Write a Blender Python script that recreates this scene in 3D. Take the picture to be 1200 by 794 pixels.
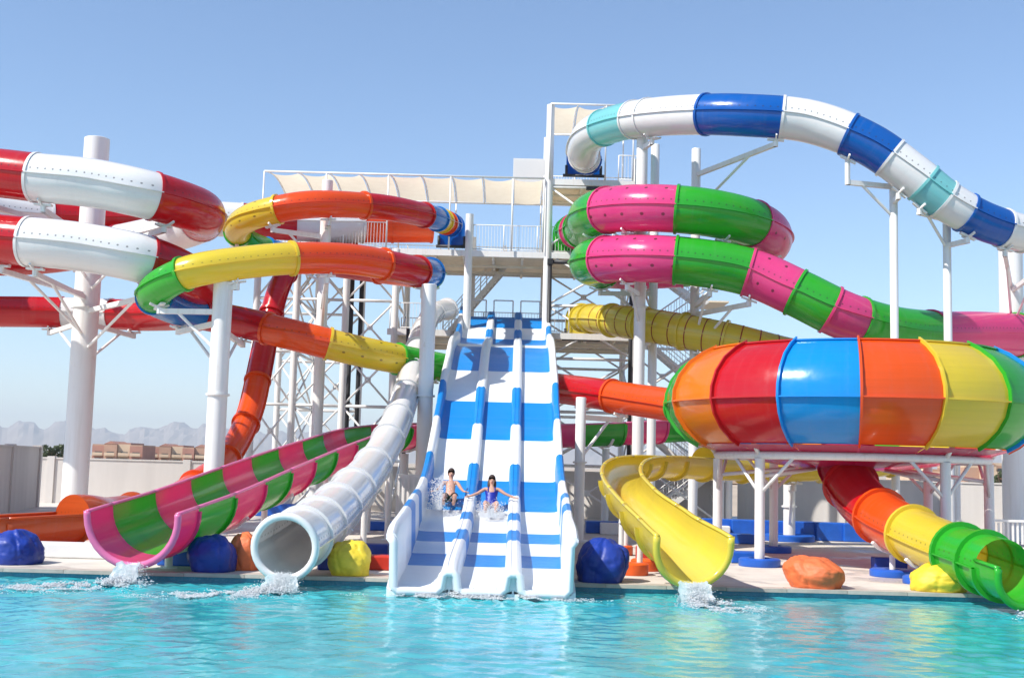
import bpy, bmesh, math, random
from mathutils import Vector, Matrix, noise
import numpy as np

random.seed(7)
rad = math.radians
scene = bpy.context.scene
for o in list(bpy.data.objects):
    bpy.data.objects.remove(o)

# ---------------------------------------------------------------- camera
FPX = 1400.0; W0, H0 = 1200.0, 794.0; EYE = 2.3
PITCH = math.atan((545 - 397) / FPX); ROLL = 0.0265
_F = Vector((0, math.cos(PITCH), math.sin(PITCH))); _u = Vector((0, -math.sin(PITCH), math.cos(PITCH))); _r = Vector((1, 0, 0))
_R = _r * math.cos(ROLL) + _u * math.sin(ROLL)
_U = -_r * math.sin(ROLL) + _u * math.cos(ROLL)
EYEP = Vector((0, 0, EYE))
cam_d = bpy.data.cameras.new('camera'); cam = bpy.data.objects.new('camera', cam_d)
scene.collection.objects.link(cam)
cam_d.sensor_width = 36.0; cam_d.lens = 36.0 * FPX / W0; cam_d.clip_end = 60000; cam_d.clip_start = 0.1
m = Matrix.Identity(4)
for i in range(3):
    m[i][0] = _R[i]; m[i][1] = _U[i]; m[i][2] = -_F[i]; m[i][3] = EYEP[i]
cam.matrix_world = m
scene.camera = cam

# ---------------------------------------------------------------- light
SUN_EL = rad(47); SUN_DIR = Vector((-0.80, -0.50, 0)).normalized() * math.cos(SUN_EL) + Vector((0, 0, math.sin(SUN_EL)))
world = bpy.data.worlds.new('World'); scene.world = world; world.use_nodes = True
wn = world.node_tree.nodes; wl = world.node_tree.links
for n in list(wn): wn.remove(n)
out = wn.new('ShaderNodeOutputWorld'); bg = wn.new('ShaderNodeBackground'); sky = wn.new('ShaderNodeTexSky')
sky.sky_type = 'NISHITA'; sky.sun_disc = False; sky.sun_elevation = SUN_EL
sky.sun_rotation = math.atan2(SUN_DIR.x, SUN_DIR.y)
sky.air_density = 1.0; sky.dust_density = 0.05; sky.ozone_density = 4.5; sky.altitude = 0
bg.inputs['Strength'].default_value = 0.13
wl.new(sky.outputs[0], bg.inputs['Color']); wl.new(bg.outputs[0], out.inputs['Surface'])
sun_d = bpy.data.lights.new('sun', 'SUN'); sun_d.energy = 4.6; sun_d.angle = rad(0.53); sun_d.color = (1.0, 0.95, 0.87)
sun = bpy.data.objects.new('sun', sun_d); scene.collection.objects.link(sun)
sun.rotation_euler = SUN_DIR.to_track_quat('Z', 'Y').to_euler(); sun.location = (-30, -20, 60)
vs = scene.view_settings
vs.view_transform = 'Standard'; vs.look = 'None'; vs.gamma = 1.0; vs.exposure = 0.55; vs.use_curve_mapping = False

# ---------------------------------------------------------------- helpers
K9 = 0.909
def P(px, py, Yo, k=K9):
    """point of the place: bearing as surveyed, at depth Yo*k"""
    x = (px - 600) / FPX; y = -(py - 397) / FPX
    d = _F + _R * x + _U * y
    return EYEP + d * (Yo * k / d.y)
def G(px, py, z=0.0):
    x = (px - 600) / FPX; y = -(py - 397) / FPX
    d = _F + _R * x + _U * y
    return EYEP + d * ((z - EYE) / d.z)

def srgb(r, g, b):
    f = lambda c: (c / 255 / 12.92) if c / 255 <= 0.04045 else ((c / 255 + 0.055) / 1.055) ** 2.4
    return (f(r), f(g), f(b))

def newmat(name):
    mt = bpy.data.materials.new(name); mt.use_nodes = True
    nt = mt.node_tree
    for n in list(nt.nodes): nt.nodes.remove(n)
    o = nt.nodes.new('ShaderNodeOutputMaterial')
    return mt, nt, o
def N(nt, typ, **kw):
    n = nt.nodes.new(typ)
    for k, v in kw.items(): setattr(n, k, v)
    return n
def math_n(nt, op, a, b=None, c=None):
    n = nt.nodes.new('ShaderNodeMath'); n.operation = op
    for i, v in enumerate((a, b, c)):
        if v is None: continue
        if isinstance(v, (int, float)): n.inputs[i].default_value = v
        else: nt.links.new(v, n.inputs[i])
    return n.outputs[0]
def mixc(nt, fac, a, b):
    n = nt.nodes.new('ShaderNodeMix'); n.data_type = 'RGBA'
    for sock, v in ((n.inputs[0], fac), (n.inputs[6], a), (n.inputs[7], b)):
        if isinstance(v, tuple): sock.default_value = (*v[:3], 1)
        elif isinstance(v, (int, float)): sock.default_value = v
        else: nt.links.new(v, sock)
    return n.outputs[2]
def noise_n(nt, scale, detail=4, rough=0.55, vec=None, dist=0):
    n = nt.nodes.new('ShaderNodeTexNoise'); n.inputs['Scale'].default_value = scale
    n.inputs['Detail'].default_value = detail; n.inputs['Roughness'].default_value = rough; n.inputs['Distortion'].default_value = dist
    if vec is not None: nt.links.new(vec, n.inputs['Vector'])
    return n.outputs['Fac']
def ramp(nt, fac, lo, hi):
    n = nt.nodes.new('ShaderNodeMapRange'); n.inputs[1].default_value = lo; n.inputs[2].default_value = hi
    nt.links.new(fac, n.inputs[0]); return n.outputs[0]

def plain(name, col, rough=0.5, var=0.12, scale=1.5, bump=0.0, bscale=30, metal=0.0, coat=0.0, dirt=None, spec=0.5, streak=False):
    mt, nt, o = newmat(name)
    b = N(nt, 'ShaderNodeBsdfPrincipled'); tc = N(nt, 'ShaderNodeTexCoord')
    vec = tc.outputs['Object']
    if streak:
        mp = N(nt, 'ShaderNodeMapping'); mp.inputs['Scale'].default_value = (1, 1, 0.12); nt.links.new(vec, mp.inputs[0]); vec2 = mp.outputs[0]
    else: vec2 = vec
    f = ramp(nt, noise_n(nt, scale, 6, 0.6, vec2), 0.3, 0.75)
    dk = dirt if dirt else tuple(c * (1 - 2.2 * var) for c in col)
    c = mixc(nt, f, tuple(min(1, x * (1 + var * 0.5)) for x in col), dk)
    nt.links.new(c, b.inputs['Base Color'])
    r = math_n(nt, 'MULTIPLY_ADD', noise_n(nt, scale * 5, 3, 0.6, vec), 0.25, rough - 0.12)
    nt.links.new(r, b.inputs['Roughness'])
    b.inputs['Metallic'].default_value = metal; b.inputs['Coat Weight'].default_value = coat
    b.inputs['Specular IOR Level'].default_value = spec
    if bump:
        bn = N(nt, 'ShaderNodeBump'); bn.inputs['Strength'].default_value = bump; bn.inputs['Distance'].default_value = 0.02
        nt.links.new(noise_n(nt, bscale, 5, 0.6, vec), bn.inputs['Height']); nt.links.new(bn.outputs[0], b.inputs['Normal'])
    nt.links.new(b.outputs[0], o.inputs['Surface'])
    return mt

def fiberglass(name, col, trans=0.3, dots=False, bolts=True, rough=0.16, tcol=None, coat=0.35, spec=0.5):
    """gel-coated translucent fibreglass; u = metres along the flume, v = share of the way round"""
    mt, nt, o = newmat(name)
    b = N(nt, 'ShaderNodeBsdfPrincipled'); uv = N(nt, 'ShaderNodeUVMap'); uv.uv_map = 'UVMap'
    tc = N(nt, 'ShaderNodeTexCoord')
    sep = N(nt, 'ShaderNodeSeparateXYZ'); nt.links.new(uv.outputs[0], sep.inputs[0])
    u, v = sep.outputs[0], sep.outputs[1]
    mp = N(nt, 'ShaderNodeMapping'); mp.inputs['Scale'].default_value = (0.35, 34, 1); nt.links.new(uv.outputs[0], mp.inputs[0])
    st = ramp(nt, noise_n(nt, 1.0, 5, 0.6, mp.outputs[0]), 0.35, 0.75)
    bl = ramp(nt, noise_n(nt, 0.9, 5, 0.6, tc.outputs['Object']), 0.35, 0.7)
    pale = tuple(c * 0.93 + 0.03 for c in col); deep = tuple(c * 0.82 for c in col)
    c1 = mixc(nt, math_n(nt, 'MULTIPLY', st, 0.35), col, deep)
    c1 = mixc(nt, math_n(nt, 'MULTIPLY', bl, 0.45), c1, pale)
    mp2 = N(nt, 'ShaderNodeMapping'); mp2.inputs['Scale'].default_value = (5.5, 1.4, 1); nt.links.new(uv.outputs[0], mp2.inputs[0])
    drip = ramp(nt, noise_n(nt, 1.0, 6, 0.65, mp2.outputs[0]), 0.52, 0.8)
    c1 = mixc(nt, math_n(nt, 'MULTIPLY', drip, 0.22), c1, tuple(c * .5 + .2 for c in col))
    grime = ramp(nt, noise_n(nt, 3.3, 7, 0.7, tc.outputs['Object']), 0.58, 0.8)
    c1 = mixc(nt, math_n(nt, 'MULTIPLY', grime, 0.25), c1, tuple(c * .45 + .02 for c in col))
    def rows(step, rr, vlist, size, off=0.0):
        fu = math_n(nt, 'MULTIPLY', math_n(nt, 'SUBTRACT', math_n(nt, 'FRACT', math_n(nt, 'ADD', math_n(nt, 'DIVIDE', u, step), off)), 0.5), step)
        fu2 = math_n(nt, 'MULTIPLY', fu, fu); tot = None
        for v0 in vlist:
            dv = math_n(nt, 'MULTIPLY', math_n(nt, 'SUBTRACT', v, v0), 6.283 * rr)
            d = math_n(nt, 'ADD', fu2, math_n(nt, 'MULTIPLY', dv, dv))
            mk = math_n(nt, 'LESS_THAN', d, size * size)
            tot = mk if tot is None else math_n(nt, 'MAXIMUM', tot, mk)
        return tot
    if bolts:
        mk = rows(0.22, 0.7, (0.032, 0.468), 0.026)
        c1 = mixc(nt, math_n(nt, 'MULTIPLY', mk, 0.7), c1, (0.05, 0.045, 0.04))
    if dots:
        mk = rows(0.62, 0.75, (0.13, 0.37, 0.93, 0.57), 0.052, 0.25)
        c1 = mixc(nt, math_n(nt, 'MULTIPLY', mk, 0.85), c1, (0.03, 0.03, 0.03))
    nt.links.new(c1, b.inputs['Base Color'])
    rr_ = math_n(nt, 'MULTIPLY_ADD', noise_n(nt, 4, 4, 0.6, tc.outputs['Object']), 0.22, rough - 0.05)
    nt.links.new(rr_, b.inputs['Roughness'])
    b.inputs['Coat Weight'].default_value = coat; b.inputs['Coat Roughness'].default_value = 0.06; b.inputs['Specular IOR Level'].default_value = spec
    bn = N(nt, 'ShaderNodeBump'); bn.inputs['Strength'].default_value = 0.12; bn.inputs['Distance'].default_value = 0.05
    nt.links.new(noise_n(nt, 2.2, 3, 0.5, tc.outputs['Object']), bn.inputs['Height']); nt.links.new(bn.outputs[0], b.inputs['Normal'])
    t = N(nt, 'ShaderNodeBsdfTranslucent')
    tc_ = tcol if tcol else tuple(min(1, c * 1.25 + 0.02) for c in col)
    nt.links.new(mixc(nt, math_n(nt, 'MULTIPLY', st, 0.5), tc_, tuple(c * 0.6 for c in tc_)), t.inputs['Color'])
    mx = N(nt, 'ShaderNodeMixShader'); mx.inputs[0].default_value = trans
    nt.links.new(b.outputs[0], mx.inputs[1]); nt.links.new(t.outputs[0], mx.inputs[2])
    nt.links.new(mx.outputs[0], o.inputs['Surface'])
    return mt

C = {
 'pink': srgb(232, 70, 138), 'magenta': srgb(190, 20, 70), 'green': srgb(52, 182, 46), 'red': srgb(204, 18, 30), 'orange': srgb(236, 88, 16),
 'yellow': srgb(232, 208, 62), 'blue': srgb(0, 130, 208), 'navy': srgb(0, 98, 186), 'teal': srgb(138, 214, 214), 'white': srgb(226, 224, 222),
 'flume': srgb(204, 88, 26), 'amber': srgb(240, 130, 24), 'sky': srgb(0, 150, 226),
}
MAT = {}
for k, c in C.items():
    MAT[k] = fiberglass('fibreglass_' + k, c, trans=0.05 if k == 'white' else 0.33)
MAT['pink_dots'] = fiberglass('fibreglass_pink_dotted', C['pink'], dots=True)
MAT['yellow_dots'] = fiberglass('fibreglass_yellow_dotted', C['yellow'], dots=True)
MAT['steel'] = plain('painted_white_steel', (0.74, 0.73, 0.71), 0.4, 0.07, 0.8, streak=True, dirt=(0.56, 0.53, 0.49))
def steel_mat():
    mt, nt, o = newmat('painted_white_steel'); MAT['steel'] = mt
    b = N(nt, 'ShaderNodeBsdfPrincipled'); tc = N(nt, 'ShaderNodeTexCoord'); ge = N(nt, 'ShaderNodeNewGeometry')
    mp = N(nt, 'ShaderNodeMapping'); mp.inputs['Scale'].default_value = (6, 6, .35); nt.links.new(ge.outputs['Position'], mp.inputs[0])
    st = ramp(nt, noise_n(nt, 1.0, 6, .65, mp.outputs[0]), .5, .82)
    sp = ramp(nt, noise_n(nt, 2.2, 8, .75, ge.outputs['Position']), .62, .74)
    c = mixc(nt, math_n(nt, 'MULTIPLY', st, .55), (.77, .76, .74), (.55, .5, .44))
    c = mixc(nt, math_n(nt, 'MULTIPLY', sp, .5), c, (.42, .3, .2))
    nt.links.new(c, b.inputs['Base Color']); b.inputs['Roughness'].default_value = .42
    nt.links.new(b.outputs[0], o.inputs[0])
steel_mat()
MAT['dark'] = plain('dark_rubber', (0.03, 0.03, 0.035), 0.5, 0.2)
MAT['deckwood'] = plain('platform_soffit', (0.86, 0.74, 0.55), 0.6, 0.08, 3)
MAT['canvas'] = plain('shade_canvas', (0.78, 0.72, 0.6), 0.8, 0.06, 2)
MAT['rwhite'] = fiberglass('race_white', srgb(232, 234, 236), trans=0.06, bolts=False, rough=0.3, coat=0.08, spec=.35)
MAT['rblue'] = fiberglass('race_blue', srgb(0, 132, 210), trans=0.12, bolts=False, rough=0.32, coat=0.06, spec=.3)

COL = scene.collection
class MB:
    def __init__(s): s.v = []; s.f = []; s.uv = None
    def add(s, vs_, fs):
        n = len(s.v); s.v += [tuple(q) for q in vs_]; s.f += [tuple(i + n for i in f) for f in fs]
    def box(s, c, sz, rz=0.0, M=None):
        hx, hy, hz = sz[0] / 2, sz[1] / 2, sz[2] / 2
        q = [Vector((x, y, z)) for x in (-hx, hx) for y in (-hy, hy) for z in (-hz, hz)]
        R = M if M is not None else Matrix.Rotation(rz, 3, 'Z')
        c = Vector(c)
        s.add([R @ p + c for p in q], [(0, 1, 3, 2), (4, 6, 7, 5), (0, 4, 5, 1), (2, 3, 7, 6), (0, 2, 6, 4), (1, 5, 7, 3)])
    def bar(s, a, b, w, h=None, n=0):
        a = Vector(a); b = Vector(b); d = b - a; L = d.length
        if L < 1e-6: return
        d /= L
        ref = Vector((0, 0, 1)) if abs(d.z) < 0.98 else Vector((1, 0, 0))
        sx = d.cross(ref).normalized(); sz = sx.cross(d)
        if n:
            ring = [(math.cos(2 * math.pi * i / n) * w, math.sin(2 * math.pi * i / n) * w) for i in range(n)]
        else:
            h = h or w; ring = [(-w / 2, -h / 2), (w / 2, -h / 2), (w / 2, h / 2), (-w / 2, h / 2)]
        k = len(ring)
        vv = [a + sx * x + sz * y for x, y in ring] + [b + sx * x + sz * y for x, y in ring]
        ff = [(i, (i + 1) % k, k + (i + 1) % k, k + i) for i in range(k)] + [tuple(range(k))[::-1], tuple(range(k, 2 * k))]
        s.add(vv, ff)
    def lathe(s, prof, c=(0, 0, 0), n=24, a0=0.0, a1=2 * math.pi, close=True):
        c = Vector(c); full = abs(a1 - a0 - 2 * math.pi) < 1e-6
        m_ = n if full else n + 1; k = len(prof)
        vv = [c + Vector((r * math.cos(a0 + (a1 - a0) * i / n), r * math.sin(a0 + (a1 - a0) * i / n), z)) for i in range(m_) for r, z in prof]
        ff = []
        for i in range(n):
            j = (i + 1) % m_
            for q in range(k - 1):
                ff.append((i * k + q, j * k + q, j * k + q + 1, i * k + q + 1))
        s.add(vv, ff)
    def build(s, name, mat, parent=None, smooth=False, origin=None):
        me = bpy.data.meshes.new(name)
        o_ = Vector(origin) if origin is not None else Vector((0, 0, 0))
        me.from_pydata([tuple(Vector(v) - o_) for v in s.v], [], s.f); me.update()
        if s.uv is not None:
            l = me.uv_layers.new(name='UVMap')
            idx = np.zeros(len(me.loops), dtype=np.int32); me.loops.foreach_get('vertex_index', idx)
            if hasattr(s, 'uvloop'): arr = np.array(s.uvloop, dtype=np.float32)
            else: arr = np.array(s.uv, dtype=np.float32)[idx]
            l.data.foreach_set('uv', arr.ravel())
        if smooth: me.polygons.foreach_set('use_smooth', [True] * len(me.polygons))
        if smooth == 'auto': me.set_sharp_from_angle(angle=rad(38))
        if isinstance(mat, str): mat = MAT[mat]
        me.materials.append(mat)
        ob = bpy.data.objects.new(name, me); COL.objects.link(ob)
        if parent is not None:
            ob.parent = parent
            ob.location = o_ - Vector(parent_origin(parent))
        else: ob.location = o_
        return ob
def parent_origin(p):
    v = Vector(p.location)
    while p.parent is not None:
        p = p.parent; v = v + Vector(p.location)
    return v
def tag(o, label=None, cat=None, group=None, kind=None):
    if label: o['label'] = label
    if cat: o['category'] = cat
    if group: o['group'] = group
    if kind: o['kind'] = kind
    return o
def empty(name, loc, label=None, cat=None, group=None):
    o = bpy.data.objects.new(name, None); COL.objects.link(o); o.location = loc; o.empty_display_size = 0.3
    return tag(o, label, cat, group)

# ---------------------------------------------------------------- setting
def ground_mats():
    MAT['deck'] = plain('pool_deck_stone', (0.66, 0.60, 0.53), 0.75, 0.1, 1.2, 0.25, 25)
    mt = MAT['deck']; nt = mt.node_tree; bs = [n for n in nt.nodes if n.type == 'BSDF_PRINCIPLED'][0]
    ge = N(nt, 'ShaderNodeNewGeometry'); old = bs.inputs['Base Color'].links[0].from_socket; oldr = bs.inputs['Roughness'].links[0].from_socket
    wet = ramp(nt, noise_n(nt, .55, 5, .6, ge.outputs['Position'], .6), .52, .6)
    nt.links.new(mixc(nt, math_n(nt, 'MULTIPLY', wet, .55), old, (.36, .32, .28)), bs.inputs['Base Color'])
    nt.links.new(math_n(nt, 'SUBTRACT', oldr, math_n(nt, 'MULTIPLY', wet, .45)), bs.inputs['Roughness'])
    MAT['sand'] = plain('desert_sand', (0.45, 0.36, 0.27), 0.9, 0.1, 0.05)
    MAT['stucco'] = plain('wall_stucco', (0.60, 0.565, 0.53), 0.85, 0.08, 0.9, 0.25, 40, streak=True)
    MAT['coping'] = plain('coping_stone', (0.5, 0.44, 0.38), 0.6, 0.12, 3)
    MAT['tileblue'] = plain('pool_tile', srgb(60, 140, 165), 0.25, 0.15, 6)
    MAT['rock'] = plain('mountain_rock', (0.30, 0.24, 0.20), 0.95, 0.15, 0.002)
ground_mats()
EDGE = 24.2; WZ = -0.16
# desert ground: a sheet with a hole for the pool
b = MB(); R_ = 30000
XL, XR, YN = -45, 45, -12
xs = [-R_, XL, XR, R_]; ys = [-R_, YN, EDGE, R_]
for i in range(3):
    for j in range(3):
        if i == 1 and j == 1: continue
        b.add([(xs[i], ys[j], -0.012), (xs[i + 1], ys[j], -0.012), (xs[i + 1], ys[j + 1], -0.012), (xs[i], ys[j + 1], -0.012)], [(0, 1, 2, 3)])
tag(b.build('ground', 'sand'), kind='structure')
b = MB(); b.add([(-48, EDGE + 0.32, 0), (48, EDGE + 0.32, 0), (48, 62, 0), (-48, 62, 0)], [(0, 1, 2, 3)])
tag(b.build('pool_deck', 'deck'), kind='structure')
cop = tag(empty('pool_coping', (0, EDGE, 0)), kind='structure')
x = -46.0
src = None
while x < 46:
    if abs(x) < 22:
        if src is None:
            q = MB(); q.box((0, 0.13, -0.03), (1.19, 0.38, 0.07)); src = q.build('coping_stone', 'coping', cop); src.location = (x + .6, 0, 0)
        else:
            c_ = src.copy(); COL.objects.link(c_); c_.location = (x + .6, 0, random.uniform(-.003, .003))
    x += 1.2
q = MB(); q.box((0, EDGE + 0.04, -0.82), (92, 0.06, 1.5)); q.build('pool_wall_tiles', 'tileblue', cop)
q = MB(); q.box((0, 5.5, -1.6), (92, 36, 0.1)); tag(q.build('pool_floor', 'tileblue'), kind='structure')

# water
def build_water():
    mt, nt, o = newmat('pool_water'); MAT['water'] = mt
    bs = N(nt, 'ShaderNodeBsdfPrincipled'); tc = N(nt, 'ShaderNodeTexCoord')
    mp = N(nt, 'ShaderNodeMapping'); mp.inputs['Scale'].default_value = (0.7, 1.0, 1); nt.links.new(tc.outputs['Object'], mp.inputs[0])
    big = ramp(nt, noise_n(nt, 0.35, 3, 0.5, mp.outputs[0]), 0.35, 0.7)
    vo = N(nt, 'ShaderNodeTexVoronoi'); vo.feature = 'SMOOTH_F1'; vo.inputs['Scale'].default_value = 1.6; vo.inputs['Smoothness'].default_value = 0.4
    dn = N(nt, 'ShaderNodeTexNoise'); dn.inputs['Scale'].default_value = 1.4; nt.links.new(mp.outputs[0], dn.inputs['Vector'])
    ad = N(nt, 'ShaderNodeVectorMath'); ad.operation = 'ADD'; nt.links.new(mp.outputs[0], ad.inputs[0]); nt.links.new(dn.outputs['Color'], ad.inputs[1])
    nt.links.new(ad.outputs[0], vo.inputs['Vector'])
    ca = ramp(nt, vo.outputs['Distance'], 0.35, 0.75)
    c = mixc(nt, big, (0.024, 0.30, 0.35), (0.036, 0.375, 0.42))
    c = mixc(nt, math_n(nt, 'MULTIPLY', ca, 0.5), c, (0.07, 0.53, 0.57))  # network of light in the water, painted into its colour as paler cells
    nt.links.new(c, bs.inputs['Base Color'])
    bs.inputs['Roughness'].default_value = 0.09; bs.inputs['IOR'].default_value = 1.333
    bn = N(nt, 'ShaderNodeBump'); bn.inputs['Strength'].default_value = 0.3; bn.inputs['Distance'].default_value = 0.02
    nt.links.new(noise_n(nt, 9, 4, 0.55, tc.outputs['Object'], 0.4), bn.inputs['Height']); nt.links.new(bn.outputs[0], bs.inputs['Normal'])
    nt.links.new(bs.outputs[0], o.inputs['Surface'])
    rng = np.random.default_rng(3)
    xs = np.arange(-14, 14.01, 0.07); ys = np.arange(9, EDGE + 0.011, 0.07)
    X, Y = np.meshgrid(xs, ys); Z = np.zeros_like(X)
    for i in range(46):
        lam = 0.2 * (1.5 / 0.2) ** (rng.random() ** 1.3); a = rng.normal(0, 1.0) + (0 if rng.random() < .7 else 1.4)
        kx, ky = 2 * math.pi / lam * np.array([math.sin(a), math.cos(a)])
        env = 0.6 + 0.4 * np.sin(X * rng.uniform(.2, .6) + Y * rng.uniform(.2, .6) + rng.uniform(0, 6))
        Z += env * min(lam, .5) * 0.0046 * np.sin(kx * X + ky * Y + rng.uniform(0, 6.28))
    # slides pour in here: stronger chop
    for (cx, cy, s) in SPLASH:
        d2 = (X - cx) ** 2 + (Y - cy) ** 2
        Z += 0.022 * np.exp(-d2 / (2 * s * s)) * (np.sin(14 * np.sqrt(d2) + 3 * np.sin(X * 3)) + 0.7 * np.sin(11 * X + 5 * np.sin(Y * 4)))
    ny, nx = X.shape
    verts = np.stack([X, Y, Z + WZ], -1).reshape(-1, 3)
    idx = np.arange(ny * nx).reshape(ny, nx)
    faces = np.stack([idx[:-1, :-1], idx[:-1, 1:], idx[1:, 1:], idx[1:, :-1]], -1).reshape(-1, 4)
    me = bpy.data.meshes.new('water'); me.from_pydata(verts.tolist(), [], faces.tolist()); 
    me.polygons.foreach_set('use_smooth', [True] * len(me.polygons)); me.materials.append(mt)
    w = bpy.data.objects.new('water', me); COL.objects.link(w); tag(w, kind='structure')
    q = MB()
    for x0, x1, y0, y1 in ((-45, -14, -12, EDGE), (14, 45, -12, EDGE), (-14, 14, -12, 9)):
        q.add([(x0, y0, WZ), (x1, y0, WZ), (x1, y1, WZ), (x0, y1, WZ)], [(0, 1, 2, 3)])
    tag(q.build('water', 'water'), kind='structure')

# ---------------------------------------------------------------- slides
class Path:
    def __init__(s, pts, radii):
        s.p = [Vector(p) for p in pts]; n = len(pts)
        s.r = radii if hasattr(radii, '__len__') else [radii] * n
        s.tan = []
        for i in range(n):
            if i == 0: t = s.p[1] - s.p[0]; t = t / t.length
            elif i == n - 1: t = s.p[-1] - s.p[-2]; t = t / t.length
            else:
                d0 = (s.p[i] - s.p[i - 1]).length; d1 = (s.p[i + 1] - s.p[i]).length
                t = ((s.p[i] - s.p[i - 1]) / d0 * d1 + (s.p[i + 1] - s.p[i]) / d1 * d0) / (d0 + d1)
            s.tan.append(t)
        # arc-length table
        s.tab = []; L = 0; prev = None
        for i in range((n - 1) * 24 + 1):
            t = i / 24; q = s.at(t)
            if prev is not None: L += (q - prev).length
            s.tab.append(L); prev = q
        s.L = L
    def at(s, t):
        n = len(s.p); i = min(int(t), n - 2); u = t - i
        a, b_ = s.p[i], s.p[i + 1]; L = (b_ - a).length
        h00 = 2 * u**3 - 3 * u**2 + 1; h10 = u**3 - 2 * u**2 + u; h01 = -2 * u**3 + 3 * u**2; h11 = u**3 - u**2
        return a * h00 + s.tan[i] * (h10 * L) + b_ * h01 + s.tan[i + 1] * (h11 * L)
    def rad(s, t):
        i = min(int(t), len(s.p) - 2); u = t - i
        u = u * u * (3 - 2 * u)
        return s.r[i] * (1 - u) + s.r[i + 1] * u
    def frame(s, t):
        e = 0.02; n = len(s.p) - 1
        T = (s.at(min(t + e, n)) - s.at(max(t - e, 0))).normalized()
        S = T.cross(Vector((0, 0, 1))).normalized(); U = S.cross(T)
        return T, S, U
    def len_at(s, t):
        x = t * 24; i = min(int(x), len(s.tab) - 2); return s.tab[i] + (s.tab[i + 1] - s.tab[i]) * (x - i)
    def t_at(s, L):
        import bisect
        i = min(max(bisect.bisect_left(s.tab, L) - 1, 0), len(s.tab) - 2)
        d = s.tab[i + 1] - s.tab[i]
        return (i + ((L - s.tab[i]) / d if d > 0 else 0)) / 24
PATHS = {}
NT = 28
def tube_ring(r, c, S, U):
    return [c + S * (r * math.cos(2 * math.pi * i / NT)) + U * (r * math.sin(2 * math.pi * i / NT)) for i in range(NT)]
def trough_prof(wall=0.28, th=0.05, m=18):
    o = [(-1.0, wall)] + [(-math.cos(math.pi * i / m), -math.sin(math.pi * i / m)) for i in range(m + 1)] + [(1.0, wall)]
    k = 1 - th
    inn = [(k, wall)] + [(k * math.cos(math.pi * i / m), -k * math.sin(math.pi * i / m)) for i in range(m + 1)] + [(-k, wall)]
    return o, inn
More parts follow.
